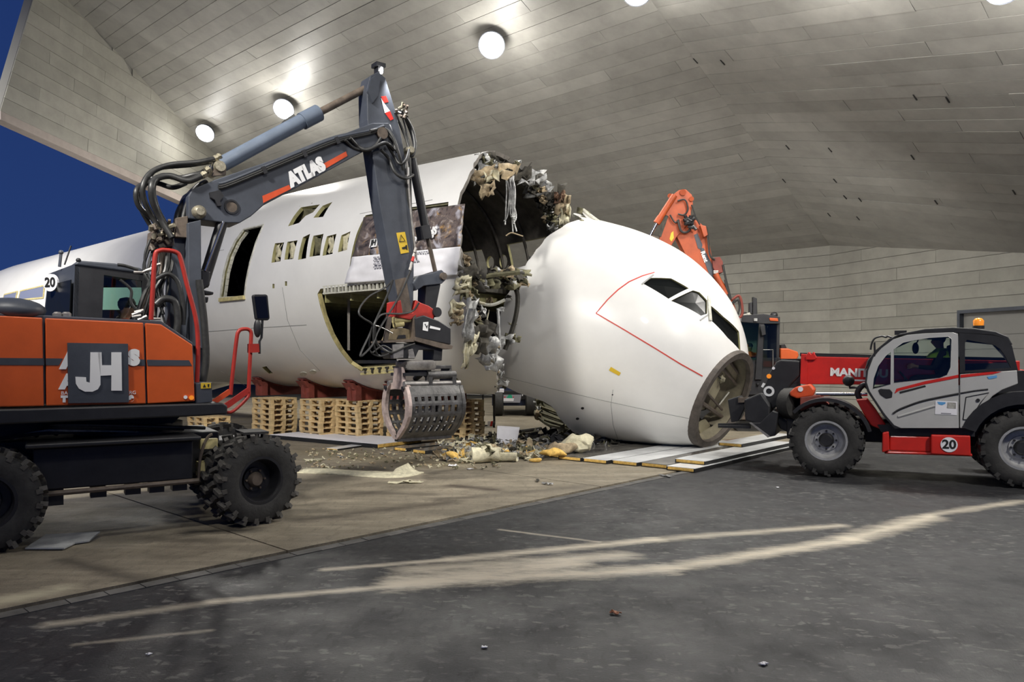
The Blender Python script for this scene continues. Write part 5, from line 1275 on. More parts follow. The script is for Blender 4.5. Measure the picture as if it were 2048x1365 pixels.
mb = MB(); mb.cyl(G0+gu*.42+UPZ*(topz+.17)-gw*.24, G0+gu*.96+UPZ*(topz+.17)-gw*.24, .065, 16); mb.box(G0+gu*.46+UPZ*(topz+.05)-gw*.24, (.07, .12, .3), gu); mb.box(G0+gu*.92+UPZ*(topz+.05)-gw*.24, (.07, .12, .3), gu); obj('grapple_bail', mb, M['grapple'], ex, smooth=40)
for sg in (-1, 1):
    mb = MB(); mb.cyl(G0-gu*.01+jaw_s(sg, 0)-gw*sg*.05+UPZ*.04, G0+gu*(GL+.03)+jaw_s(sg, 0)-gw*sg*.05+UPZ*.04, .045, 12); obj('hinge_shaft', mb, M['steel'], ex, smooth=40)
    mb = MB(); mb.cyl(G0+gu*.5+gw*sg*.25+UPZ*(topz+.1), G0+gu*.5-gw*sg*.1+UPZ*(topz+.26), .05, 10); obj('jaw_cylinder', mb, M['black'], ex, smooth=40)
# ================================================================== PEOPLE (seated, one skinned surface each)
def person(seat, facing, label, jacket, collar=None, hat=None, hands=True, lean=.05, sc=1.0, head_only=False):
    f = V(facing).normalized(); sd = V((f.y, -f.x, 0)); z = UPZ; seat = V(seat)
    P = lambda a, b, c: seat+(f*a+sd*b+z*c)*sc
    J = {}; E = []; R_ = {}
    def add(nm, p, r, par=None):
        J[nm] = len(J); R_[nm] = r; pts.append(p)
        if par: E.append((J[par], J[nm]))
    pts = []
    add('pelvis', P(0, 0, .10), (.155, .12)); add('waist', P(.01, 0, .26), (.145, .11), 'pelvis'); add('chest', P(lean, 0, .44), (.17, .12), 'waist'); add('neck0', P(lean+.01, 0, .57), (.075, .07), 'chest')
    add('neck', P(lean+.03, 0, .63), (.058, .058), 'neck0'); add('skull', P(lean+.055, 0, .73), (.082, .092), 'neck'); add('crown', P(lean+.05, 0, .82), (.07, .085), 'skull')
    add('nose', P(lean+.165, 0, .725), (.014, .014), 'skull'); add('chin', P(lean+.12, 0, .66), (.03, .03), 'skull')
    for s_, q in ((1, 'r'), (-1, 'l')):
        add('ear'+q, P(lean+.04, s_*.093, .735), (.014, .02), 'skull')
        add('sh'+q, P(lean, s_*.19, .52), (.072, .072), 'chest'); add('el'+q, P(lean+.12, s_*.23, .28), (.05, .05), 'sh'+q); add('wr'+q, P(lean+.36, s_*.15, .30), (.032, .036), 'el'+q)
        add('pa'+q, P(lean+.43, s_*.13, .31), (.022, .042), 'wr'+q)
        for k in range(4):
            o_ = (k-1.5)*.022; ln = (.075, .085, .08, .06)[k]
            add('f%d%s' % (k, q), P(lean+.47, s_*.13+o_*.4, .31+o_), (.010, .010), 'pa'+q); add('g%d%s' % (k, q), P(lean+.47+ln*.6, s_*.13+o_*.3-s_*.02, .30+o_), (.009, .009), 'f%d%s' % (k, q))
        add('th'+q, P(lean+.42, s_*.08, .345), (.011, .011), 'pa'+q); add('tt'+q, P(lean+.46, s_*.06, .355), (.009, .009), 'th'+q)
        add('hi'+q, P(.04, s_*.10, .08), (.10, .10), 'pelvis'); add('kn'+q, P(.46, s_*.13, .10), (.068, .068), 'hi'+q); add('an'+q, P(.50, s_*.13, -.30), (.045, .045), 'kn'+q); add('to'+q, P(.66, s_*.14, -.36), (.04, .03), 'an'+q)
    me = bpy.data.meshes.new('person'); me.from_pydata([p-seat for p in pts], E, [])
    o = bpy.data.objects.new('person', me); COL.objects.link(o); o.location = seat
    md = o.modifiers.new('skin', 'SKIN'); md.use_smooth_shade = True
    names = list(J)
    for i, nm in enumerate(names): me.skin_vertices[0].data[i].radius = tuple(x*sc for x in R_[nm])
    me.skin_vertices[0].data[0].use_root = True
    sb = o.modifiers.new('sub', 'SUBSURF'); sb.levels = 2; sb.render_levels = 2
    dg = bpy.context.evaluated_depsgraph_get(); dg.update(); nm_ = bpy.data.meshes.new_from_object(o.evaluated_get(dg)); o.modifiers.clear(); o.data = nm_; bpy.data.meshes.remove(me)
    for x in (jacket, 'skin', 'cloth_dark'): nm_.materials.append(M[x])
    for p in nm_.polygons:
        c = p.center; a = c.dot(f)/sc; h_ = c.z/sc; s_ = abs(c.dot(sd))/sc
        p.material_index = 1 if h_ > .595 or (a > lean+.355 and h_ > .2) else (2 if h_ < .14 else 0); p.use_smooth = True
    tag(o, label, 'person')
    pw = wpos(o); hc = P(lean+.045, 0, .775)
    mb = MB(); mb.ball(hc, .108*sc, 16, 10, (1, 1, .85)); mb.f = [t for t in mb.f if sum(mb.v[i].z for i in t)/len(t) > hc.z-.02 or (sum((mb.v[i]-hc).dot(f) for i in t) < -.1*len(t)*sc*.5)]
    obj('hair', mb, M['cloth_dark'], o, smooth=60)
    for s_ in (-1, 1):
        mb = MB(); mb.ball(P(lean+.135, s_*.034, .748), .011*sc, 8, 6); obj('eye', mb, M['black'], o)
    mb = MB(); mb.box(P(lean+.142, 0, .688), (.008, .04*sc, .008), f); obj('mouth', mb, M['brown'], o)
    if hat:
        mb = MB(); mb.lathe([(-.02, .112*sc), (.03, .112*sc), (.08, .085*sc), (.10, .01)], hc+z*.015, z, 20); mb.box(hc+f*.12*sc+z*.0, (.10*sc, .15*sc, .015), f); obj('cap', mb, M[hat], o, smooth=50)
    if collar:
        mb = MB(); mb.lathe([(-.10, .235), (-.03, .19), (.0, .15), (.05, .095), (.06, .085), (.03, .085), (-.02, .13), (-.10, .20)], P(lean, 0, .555), z, 24, closed=True)
        obj('hi_vis_collar', mb, M[collar], o, smooth=60)
    return o

# ================================================================== RED AND SILVER TELEHANDLER
tu = V((-.906, .423, 0)).normalized(); tv = V((.423, .906, 0)).normalized()
TP0 = V((5.43, 13.0, 0))
def T(px, py, off=0.): return UP(px, py, TP0+tv*off, tv)
tel = root('telehandler', T(1850, 960)*1.0, 'red and silver telehandler with a driver in its cab, pushing at the open nose', 'telehandler'); tel.location.z = 0
def tprism(name, poly, m, off=0., th=.05, par=tel, bevel=0., holes=()):
    mb = MB(); mb.prism([T(x, y, off) for x, y in poly], tv*th, [[T(x, y, off) for x, y in h] for h in holes]); return obj(name, mb, M[m] if isinstance(m, str) else m, par, bevel=bevel)
twr = .62
wc = T(1652, 885, 0)+tv*.22; wc.z = twr+.02
tk = dict(R=twr-.02, W=.46, rr_=.335, lugs=18, lug_h=.022, dish=.15, hub_r=.13, hubm='black', bolts=8, lugm='rubber')
w1 = make_wheel(tel, wc, -tv, **tk)
wr_ = T(2049, 902, 0)+tv*.22; wr_.z = twr+.02
def tcopy(dst, rot): 
    M4 = Matrix.Translation(dst) @ Matrix.Rotation(rot, 4, 'Z') @ Matrix.Translation(-wc); return dup_part(w1, tel, M4)
tcopy(wr_, 0); tcopy(wr_+tv*1.85, PI); tcopy(wc+tv*1.85, PI)
for q in (wc, wr_):
    mb = MB(); mb.cyl(q+tv*.1, q+tv*1.75, .12, 12); mb.box(q+tv*.92, (.36, .5, .4), tu); obj('axle', mb, M['black'], tel, smooth=40)
# chassis
mb = MB(); mid = (wc+wr_)/2+tv*.92; mb.box(V((mid.x, mid.y, .78)), (4.3, .7, .42), tu); obj('chassis_frame', mb, M['black'], tel, bevel=.02)
tprism('side_beam', [(1765, 866), (1778, 863), (1779, 902), (1764, 906)], 'red', .05, .25, bevel=.02)
tprism('side_sill', [(1779, 872), (1862, 874), (1862, 905), (1779, 902)], 'red', .12, .3, bevel=.02)
sp_ = tprism('side_tank', [(1862, 870), (1941, 872), (1942, 913), (1862, 909)], 'red', .02, .45, bevel=.02)
tprism('lower_tube', [(1770, 903), (1945, 908), (1945, 914), (1768, 908)], 'red', .1, .1, bevel=.02)
mb = MB(); c = T(1898, 890, .02); mb.cyl(c-tv*.012, c+tv*.01, .122, 28); obj('speed_sign', mb, M['paper'], sp_)
text('speed_number', '20', .20, c-tv*.014, -tu, UPZ, M['letter_black'], sp_, .003, .006, align='CENTER')
tprism('black_skirt', [(1755, 850), (1950, 858), (1950, 874), (1780, 872), (1762, 864)], 'black', .12, .8)
tprism('red_frame', [(1712, 800), (1735, 798), (1752, 820), (1772, 850), (1768, 862), (1742, 852), (1728, 830)], 'red', .2, .5, bevel=.02)
tprism('rear_body', [(1940, 745), (2060, 742), (2075, 860), (1945, 872)], 'black', .35, 1.0)
tprism('engine_hood', [(2020, 735), (2110, 752), (2110, 800), (2030, 800)], 'red', 1.2, .9, bevel=.03)
# mudguards as arched strips
def arch(c, r, a0, a1, wid, m, th=.04):
    mb = MB(); outr = []; inn = []
    for i in range(15):
        a = math.radians(a0+(a1-a0)*i/14); e = tu*math.cos(a)+UPZ*math.sin(a); outr.append(c+e*(r+th)); inn.append(c+e*r)
    mb.prism([p-tv*.24 for p in outr+inn[::-1]], tv*wid); return obj('mudguard', mb, M[m], tel, smooth=40)
arch(wc, .68, 165, 42, .5, 'black', .06)
arch(wr_, .70, 20, 160, .5, 'black', .20)
# cab
M['door_silver'] = M['silver']
DO = [(1733, 765), (1736, 742), (1746, 716), (1762, 697), (1786, 679), (1815, 670), (1850, 667), (1905, 665), (1916, 668), (1918, 857), (1802, 857), (1788, 851), (1770, 830), (1750, 800), (1739, 783)]
W1_ = [(1746, 778), (1748, 757), (1757, 732), (1772, 712), (1782, 704), (1781, 769), (1764, 774)]
W2_ = [(1788, 766), (1788, 699), (1806, 686), (1830, 680), (1860, 676), (1897, 674), (1903, 679), (1901, 735), (1894, 750), (1880, 756)]
door_ = tprism('cab_door', DO, 'silver', 0, .06, holes=(W1_, W2_), bevel=.012)
tprism('door_seal', [(1730, 766), (1733, 740), (1744, 712), (1762, 693), (1790, 673), (1800, 669), (1786, 679), (1762, 697), (1746, 716), (1736, 742), (1733, 765), (1739, 783), (1750, 800), (1770, 830), (1788, 851), (1802, 857), (1790, 858), (1766, 832), (1746, 801), (1734, 783)], 'black', -.01, .10)
tprism('door_window', W1_, 'glass', .02, .01, door_); tprism('door_window', W2_, 'glass', .02, .01, door_)
tprism('door_handle', [(1756, 781), (1761, 778), (1780, 779), (1785, 785), (1784, 796), (1772, 798), (1760, 790)], 'black', -.012, .04, door_, bevel=.01)
tprism('door_stripe', [(1789, 788), (1793, 778), (1850, 763), (1917, 750), (1917, 756), (1850, 769), (1798, 782)], 'red', -.006, .02, door_)
tprism('door_stripe', [(1799, 784), (1850, 771), (1852, 774), (1800, 788)], 'letter_black', -.006, .02, door_)
mb = MB(); mb.tube(smoothline([T(x, y, -.002) for x, y in ((1786, 828), (1800, 819), (1840, 804), (1880, 795), (1917, 788))], 5), .018, 6); obj('door_crease', mb, M['black'], door_, smooth=50)
mb = MB(); mb.tube(smoothline([T(x, y, .0) for x, y in ((1796, 834), (1830, 824), (1870, 812))], 5), .022, 6); obj('door_bulge', mb, M['silver'], door_, smooth=50)
dc = tprism('door_decal', [(1871, 802), (1914, 804), (1914, 831), (1870, 829)], 'paper', -.008, .012, door_)
tprism('decal_mark', [(1874, 804), (1891, 805), (1891, 808), (1884, 811), (1877, 809)], mat('decal_blue', (.10, .32, .62), .5), -.012, .01, dc); tprism('decal_photo', [(1895, 805), (1912, 806), (1912, 818), (1894, 817)], mat('decal_grey', (.35, .34, .31), .5, var=.4, vscale=20), -.012, .01, dc)
tprism('decal_mark', [(1882, 826), (1902, 827), (1902, 829), (1882, 828)], 'ink', -.012, .01, dc)
RS = [(1920, 749), (2034, 741), (2036, 768), (2005, 780), (1985, 793), (1968, 812), (1956, 835), (1948, 857), (1920, 857)]
rs = tprism('side_panel', RS, 'silver', 0, .07, bevel=.012)
tprism('door_stripe', [(1921, 750), (1985, 744), (2003, 744), (1985, 749), (1921, 756)], 'red', -.006, .02, rs)
tprism('decal_mark', [(1974, 754), (1994, 751), (1994, 756), (1978, 759)], bpy.data.materials['decal_blue'], -.006, .01, rs)
mb = MB(); mb.tube([T(x, y, -.002) for x, y in ((1921, 787), (1950, 782), (1976, 779))], .014, 6); obj('panel_crease', mb, M['black'], rs)
fl = [T(x, y, -.003) for x, y in ((1926, 840), (1932, 795), (1978, 786), (1962, 805), (1940, 840))]; mb = MB(); mb.tube(fl+[fl[0]], .008, 5); obj('filler_flap', mb, M['black'], rs)
mb = MB(); mb.cyl(T(1956, 801, -.015), T(1956, 801, .02), .028, 10); obj('flap_lock', mb, M['black'], rs)
tprism('rear_window_frame', [(1918, 666), (1985, 671), (2005, 676), (2024, 692), (2036, 741), (1920, 747)], 'black', .01, .06, holes=([(1930, 686), (1934, 680), (1988, 690), (2000, 698), (2010, 712), (2022, 736), (1930, 742)],))
tprism('rear_window', [(1930, 686), (1934, 680), (1988, 690), (2000, 698), (2010, 712), (2022, 736), (1930, 742)], 'glass', .03, .01)
RF = [(1728, 745), (1735, 722), (1752, 700), (1778, 678), (1800, 668), (1850, 658), (1905, 655), (1950, 657), (1992, 663), (2016, 673), (2026, 690), (2018, 690), (2004, 677), (1985, 671), (1916, 667), (1850, 667), (1800, 672), (1786, 679), (1760, 699), (1740, 725)]
tprism('cab_roof', RF, 'black', .01, .98, bevel=.015)
# far side of the cab
tprism('far_frame', DO, 'black', .92, .05, holes=([(1748, 775), (1760, 728), (1785, 700), (1830, 680), (1900, 676), (1900, 744), (1780, 768)],))
tprism('far_window_frame', [(1918, 668), (1985, 673), (2024, 692), (2036, 741), (2036, 760), (1920, 760)], 'black', .92, .05, holes=([(1928, 684), (1985, 690), (2006, 712), (2016, 726), (1928, 728)],))
tprism('far_glass', [(1748, 775), (1760, 728), (1785, 700), (1830, 680), (1900, 676), (1900, 744), (1780, 768)], 'glass', .95, .008)
tprism('cab_floor', [(1760, 800), (1950, 812), (1950, 857), (1800, 857)], 'black', .08, .84)
tprism('seat', [(1868, 764), (1908, 760), (1908, 800), (1872, 800)], 'cloth_dark', .30, .45); tprism('seat_back', [(1898, 690), (1910, 690), (1914, 770), (1900, 770)], 'cloth_dark', .30, .45, bevel=.03)
mb = MB(); q = T(1812, 758, .5); mb.lathe([(-.012, .17), (.012, .17), (.012, .14), (-.012, .14)], q, (tu*.7-UPZ*.55).normalized()*-1, 24, closed=True); mb.cyl(q, q+tu*.12-UPZ*.4, .03, 8); obj('steering_wheel', mb, M['black'], tel, smooth=40)
tprism('dashboard', [(1790, 766), (1806, 762), (1808, 800), (1785, 800)], 'black', .2, .7)
mb = MB(); mb.ball(T(1831, 697, .5), .10, 12, 8, (.6, .3, 1)); mb.tube([T(1831, 690, .5), T(1838, 678, .5)], .012, 5); obj('inside_mirror', mb, M['black'], tel, smooth=60)
mb = MB(); mb.tube(smoothline([T(x, y, .05) for x, y in ((1785, 676), (1775, 673), (1772, 675), (1763, 673), (1750, 677), (1744, 686), (1741, 700))], 4), .016, 7); obj('mirror_arm', mb, M['black'], tel, smooth=50)
tprism('mirror', [(1747, 686), (1751, 684), (1752, 714), (1748, 716)], 'black', .0, .18, bevel=.01)
mb = MB(); mb.box(T(1801, 666, .1), (.18, .1, .07), tu); obj('roof_lamp', mb, M['black'], tel)
q = T(1957, 658, .35); bc = root('x', q, None, None); bpy.data.objects.remove(bc)
mb = MB(); mb.lathe([(0, .085), (.05, .085), (.05, .01)], q, UPZ, 18); obj('beacon_base', mb, M['black'], tel); mb = MB(); mb.lathe([(.05, .075), (.13, .08), (.17, .05), (.18, .01)], q, UPZ, 18); obj('beacon', mb, M['amber'], tel, smooth=50)
# telescopic boom on the far side of the cab
BO = 1.08
bm_ = tprism('boom', [(1604, 713), (2040, 722), (2040, 772), (1603, 769)], 'red', BO, .36, bevel=.015)
tprism('boom_collar', [(1602, 708), (1616, 709), (1614, 770), (1600, 768)], 'red', BO-.03, .42, bevel=.01)
tprism('boom_rail', [(1600, 706), (1750, 710), (2030, 716), (2030, 722), (1600, 713)], 'black', BO+.02, .3)
tprism('boom_lug', [(1611, 713), (1617, 704), (1622, 709), (1627, 704), (1634, 716), (1630, 720), (1612, 720)], 'red', BO-.06, .5, bevel=.01)
text('boom_lettering', 'MANITOU', .20, T(1660, 745, BO-.012), T(1740, 747.5, BO)-T(1660, 745, BO), UPZ, M['letter_white'], bm_, .004, .009, sx=1.05)
tprism('boom_stripe', [(1700, 759), (1750, 760.5), (1750, 764), (1700, 762.5)], 'letter_white', BO-.008, .01, bm_)
tprism('inner_boom', [(1560, 718), (1604, 718), (1603, 764), (1575, 770), (1560, 740)], 'black', BO+.04, .28)
hd = tprism('boom_head', [(1553, 724), (1562, 720), (1600, 722), (1600, 752), (1582, 770), (1566, 798), (1556, 812), (1540, 822), (1521, 816), (1523, 790), (1530, 770), (1540, 744)], 'black', BO+.0, .36, bevel=.03)
for x, y, r_, m_ in ((1538, 753, .045, 'amber'), (1547, 737, .028, 'paper'), (1515, 820, .03, 'paper')):
    mb = MB(); mb.cyl(T(x, y, BO-.03), T(x, y, BO+.02), r_, 14); obj('marker_lamp', mb, M[m_], hd)
mb = MB(); mb.lathe([(-.02, .10), (.01, .10), (.01, .055), (-.02, .055)], T(1538, 783, BO), tv, 18, closed=True); obj('white_ring', mb, M['panel_white'], hd)
tprism('head_plate', [(1519, 798), (1535, 800), (1535, 808), (1519, 806)], 'letter_white', BO-.04, .02, hd)
tprism('head_plate', [(1526, 766), (1531, 768), (1526, 776), (1522, 774)], 'letter_white', BO-.04, .02, hd)
tprism('carriage', [(1488, 800), (1522, 786), (1540, 812), (1540, 840), (1520, 850), (1490, 842)], 'black', BO-.35, 1.1, bevel=.03)
tprism('carriage_arm', [(1476, 796), (1516, 796), (1516, 804), (1476, 806)], 'rust_grey', BO-.1, .10)
tprism('carriage_arm', [(1455, 800), (1480, 792), (1492, 812), (1478, 842), (1462, 846)], 'black', BO-.05, .3, bevel=.02)
tprism('fork', [(1436, 848), (1500, 848), (1500, 854), (1436, 852)], 'black', BO+.1, .14); tprism('fork', [(1436, 852), (1500, 852), (1500, 858), (1436, 856)], 'black', BO-.4, .14)
tprism('bucket', [(1497, 846), (1520, 846), (1545, 822), (1556, 826), (1551, 872), (1537, 875)], 'black', BO-.5, 1.4, bevel=.015)
tprism('bucket_edge', [(1498, 846), (1502, 845), (1540, 873), (1536, 876)], 'steel', BO-.51, .02)
tprism('strut', [(1552, 838), (1562, 826), (1600, 850), (1600, 866), (1585, 870), (1560, 858)], 'black', BO-.2, .3, bevel=.02)
mb = MB(); mb.cyl(T(1556, 828, BO-.22), T(1588, 850, BO-.22), .014, 6); obj('strut_edge', mb, M['steel'], tel)
tprism('strut', [(1560, 775), (1600, 760), (1600, 820), (1560, 830)], 'black', BO+.05, .25)
oc = tprism('orange_cover', [(1579, 785), (1590, 775), (1620, 769), (1630, 780), (1625, 793), (1594, 798), (1580, 792)], 'orange_red', BO-.5, .5, bevel=.03)
mb = MB(); c = T(1601, 779, BO-.51); mb.cyl(c-tv*.01, c+tv*.02, .045, 16); obj('round_sticker', mb, M['paper'], oc)
mb = MB(); mb.lathe([(-.12, .10), (-.12, .30), (.12, .30), (.12, .10), (.05, .07), (.05, .01)], T(1585, 808, BO-.2), (-tu*.80-tv*.6), 20); obj('hose_reel', mb, M['rubber'], tel, smooth=40)
tprism('axle_cover', [(1600, 795), (1640, 790), (1660, 812), (1600, 822)], 'saddle_red', .55, .5, bevel=.02)
mb = MB(); mb.cyl(T(1632, 789, .6), T(1735, 789, .6), .035, 10); obj('steering_ram', mb, M['chrome'], tel, smooth=40)
mb = MB(); mb.tube(smoothline([T(x, y, .5) for x, y in ((1720, 800), (1715, 785), (1728, 770), (1740, 778))]), .05, 8); mb.ball(T(1697, 762, .55), .10, 12, 8); mb.tube([T(1697, 765, .55), T(1700, 776, .55), T(1720, 775, .55)], .025, 6); obj('front_lamp', mb, M['black'], tel, smooth=50)
person(T(1886, 772, .52)+UPZ*.02, tu, 'driver with a bright green hi-vis collar seated in the telehandler cab', 'cloth_dark', 'hi_green', 'cloth_dark', sc=1.0, lean=.02)
oph = H(238, 634, 1.75)
person(oph-UPZ*.62, hu, 'operator with dark cap and orange jacket in the grey excavator cab', 'hi_orange', None, 'cloth_dark')

# ================================================================== ORANGE EXCAVATOR BEHIND THE NOSE
OY = 21.6
on = V((-.10, -.995, 0)).normalized(); OP0 = V((6.5, OY, 0))
def Ox(px, py, off=0.): return UP(px, py, OP0-on*off, on)
oex = root('tracked_excavator', V((7.4, OY+.8, 0)), 'orange excavator behind the white nose, arm bent over it', 'excavator')
def oprism(name, poly, m, off=0., th=.4, par=oex, bevel=.012):
    mb = MB(); mb.prism([Ox(x, y, off) for x, y in poly], -on*th); return obj(name, mb, M[m] if isinstance(m, str) else m, par, bevel=bevel)
ob = oprism('boom', [(1352, 470), (1362, 440), (1385, 436), (1400, 446), (1413, 457), (1424, 515), (1440, 555), (1452, 572), (1470, 612), (1482, 660), (1462, 655), (1448, 622), (1424, 575), (1386, 541)], 'orange_rust', 0, .5)
oprism('stick', [(1343, 392), (1358, 380), (1372, 379), (1384, 390), (1386, 408), (1382, 425), (1381, 442), (1352, 476), (1336, 503), (1327, 503), (1318, 480), (1330, 440)], 'orange_rust', -.05, .42)
oprism('stick_plate', [(1342, 466), (1347, 462), (1348, 476), (1343, 484), (1339, 478)], 'warn', -.06, .03); oprism('stick_tip', [(1318, 470), (1334, 478), (1336, 503), (1322, 506), (1312, 490)], 'rust_grey', .0, .3)
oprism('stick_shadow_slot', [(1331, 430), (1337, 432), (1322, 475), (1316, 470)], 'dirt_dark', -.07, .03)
oprism('dark_stripe', [(1388, 470), (1395, 467), (1405, 490), (1403, 500), (1396, 497)], 'dark_grey', -.012, .03, ob, 0); oprism('dark_stripe', [(1400, 498), (1407, 496), (1430, 540), (1436, 550), (1426, 560), (1418, 548)], 'dark_grey', -.012, .03, ob, 0)
o_ = Ox(1404.5, 503, -.02); X = Ox(1416, 533, -.02)-o_; text('boom_lettering', 'Rent', .17, o_, X, (-on).cross(X)*-1, M['letter_white'], ob, .004, .006)
mb = MB(); mb.cyl(Ox(1349, 391, -.1), Ox(1315, 444, -.1), .09, 16); mb.cyl(Ox(1321, 435, -.1), Ox(1313, 447, -.1), .105, 16); obj('bucket_cylinder', mb, M['orange_rust'], oex, smooth=40)
mb = MB(); mb.cyl(Ox(1314, 446, -.1), Ox(1299, 474, -.1), .05, 12); obj('cylinder_rod', mb, M['chrome'], oex, smooth=40)
oprism('bucket_link', [(1286, 474), (1300, 470), (1318, 474), (1322, 488), (1306, 496), (1290, 488)], 'rust_grey', -.05, .35)
for c_, r_ in (((1366, 385), .09), ((1383, 398), .07), ((1340, 392), .07), ((1380, 440), .08)):
    mb = MB(); mb.cyl(Ox(*c_, -.1), Ox(*c_, .5), r_, 14); obj('arm_pin', mb, M['rust_grey'] if r_ == .08 else M['orange_rust'], oex, smooth=40)
oprism('boom_cylinder', [(1400, 450), (1412, 452), (1416, 470), (1408, 475)], 'orange_rust', -.2, .2); mb = MB(); mb.cyl(Ox(1431, 548, -.1), Ox(1452, 590, -.1), .08, 14); mb.cyl(Ox(1452, 590, -.1), Ox(1464, 618, -.1), .045, 12); obj('boom_cylinder', mb, M['orange_rust'], oex, smooth=40)
oprism('cylinder_guard', [(1424, 516), (1440, 514), (1446, 524), (1446, 545), (1432, 548), (1426, 535)], 'saddle_red', -.1, .5); oprism('lamp', [(1427, 541), (1437, 541), (1437, 548), (1427, 548)], 'steel', -.14, .1)
for pts, r_ in (([(1355, 402), (1370, 400), (1376, 418), (1368, 430), (1356, 428)], .025), ([(1356, 440), (1362, 462), (1375, 464), (1384, 450), (1388, 430)], .035), ([(1383, 410), (1392, 435), (1400, 450)], .02), ([(1412, 455), (1415, 470), (1420, 510), (1430, 520)], .03), ([(1446, 530), (1452, 560), (1462, 600)], .03), ([(1450, 560), (1456, 590), (1462, 606), (1470, 600)], .03),
               ([(1464, 600), (1478, 592), (1484, 610), (1484, 630), (1474, 640)], .04), ([(1468, 606), (1476, 600), (1479, 616), (1474, 632)], .03), ([(1340, 430), (1350, 445), (1358, 440)], .025)):
    mb = MB(); mb.tube(smoothline([Ox(x, y, -.12) for x, y in pts], 5), r_, 7); obj('hydraulic_hose', mb, M['hose'] if r_ < .04 else M['saddle_red'], oex, smooth=50)
for i in range(10):
    p = Ox(pr.uniform(1366, 1386), pr.uniform(436, 456), -.15); mb = MB(); mb.cyl(p, p+V((pr.uniform(-1, 1), -.2, pr.uniform(-1, 1))).normalized()*.16, .05, 7); obj('hose_fitting', mb, M['black'], oex)
# its cab: windscreen facing the viewer and a side window
oprism('cab_roof', [(1470, 632), (1527, 628), (1560, 634), (1560, 648), (1530, 648), (1472, 644)], 'black', -.1, 1.3)
oprism('cab_pillar', [(1519, 640), (1529, 640), (1524, 760), (1510, 760)], 'black', -.08, .12); oprism('cab_pillar', [(1470, 642), (1475, 642), (1480, 740), (1472, 740)], 'black', -.08, .1)
oprism('cab_pillar', [(1554, 645), (1560, 645), (1558, 740), (1552, 740)], 'black', .0, 1.2); oprism('cab_wall', [(1470, 716), (1560, 716), (1556, 790), (1472, 790)], 'black', .0, 1.2)
oprism('cab_back', [(1472, 640), (1560, 640), (1558, 720), (1476, 720)], mat('dim_cab_back', (.12, .13, .125), .6), 1.1, .06); oprism('windscreen', [(1474, 644), (1519, 644), (1514, 720), (1478, 720)], 'glass_mint', -.06, .012); oprism('side_window', [(1529, 648), (1554, 650), (1552, 735), (1526, 735)], 'glass', -.04, .012)
mb = MB(); mb.tube([Ox(1526, 700, -.06), Ox(1546, 700, -.06), Ox(1546, 735, -.06)], .012, 6); obj('cab_grab_rail', mb, M['steel'], oex)
oprism('cab_mirror', [(1520, 652), (1530, 650), (1532, 670), (1524, 672)], 'black', -.2, .06); oprism('roof_strip', [(1539, 636), (1556, 637), (1557, 643), (1540, 642)], 'orange', -.13, .3)
for x in (1480, 1512): oprism('roof_lamp', [(x-4, 637), (x+3, 637), (x+3, 643), (x-4, 643)], 'foil', -.16, .06)
oprism('exhaust_pipe', [(1506, 594), (1514, 597), (1515, 634), (1506, 634)], 'black', .5, .18); oprism('exhaust_shield', [(1499, 606), (1505, 604), (1505, 628), (1499, 626)], 'black', .5, .18); oprism('roof_plate', [(1482, 631), (1500, 625), (1503, 633), (1483, 635)], 'rim_metal', .2, .3)
oprism('engine_hood', [(1561, 697), (1576, 697), (1596, 704), (1598, 712), (1590, 726), (1561, 727)], 'orange', .1, 1.4, oex, .03); oprism('engine_cap', [(1562, 690), (1570, 689), (1574, 697), (1562, 697)], 'black', .5, .4)
for k_, (x_, o__, dr_, en_) in enumerate(((1548, 1.32, (.30, .80, .30), 700), (1490, 1.32, (-.72, .55, .24), 800))):  # two work lamps added to brighten the back wall and lower ceiling
    q = Ox(x_, 632, .75); mb = MB(); mb.lathe([(-.10, .05), (-.06, .10), (.04, .11), (.04, .09)], q, V(dr_), 14); obj('work_lamp', mb, M['black'], oex); mb = MB(); mb.lathe([(.03, .001), (.035, .09), (.045, .001)], q, V(dr_), 14); obj('added_lamp_lens', mb, M['lens'], oex)
    li = bpy.data.lights.new('work_lamp', 'SPOT'); li.energy = en_; li.color = LAMP_COL; li.spot_size = math.radians(140); li.spot_blend = 1.0; li.shadow_soft_size = .1
    lo = bpy.data.objects.new('added_work_light', li); COL.objects.link(lo); lo.parent = oex; lo.location = q+V(dr_).normalized()*.12-wpos(oex); lo.rotation_euler = V(dr_).to_track_quat('-Z', 'Y').to_euler()
oprism('house_body', [(1462, 760), (1600, 735), (1604, 800), (1470, 805)], 'black', .1, 2.0)
oprism('track', [(1462, 806), (1478, 798), (1600, 798), (1614, 812), (1612, 850), (1596, 865), (1478, 865), (1462, 850)], 'rubber', .2, .5); oprism('track', [(1462, 806), (1478, 798), (1600, 798), (1614, 812), (1612, 850), (1596, 865), (1478, 865), (1462, 850)], 'rubber', 1.7, .5)
oprism('track_frame', [(1480, 815), (1596, 815), (1596, 840), (1480, 840)], 'rust_grey', .1, 2.1)
person(Ox(1497, 726, .55)-UPZ*.28, on, 'operator in an orange hi-vis jacket inside the orange excavator cab', 'hi_orange', 'hi_orange', None)

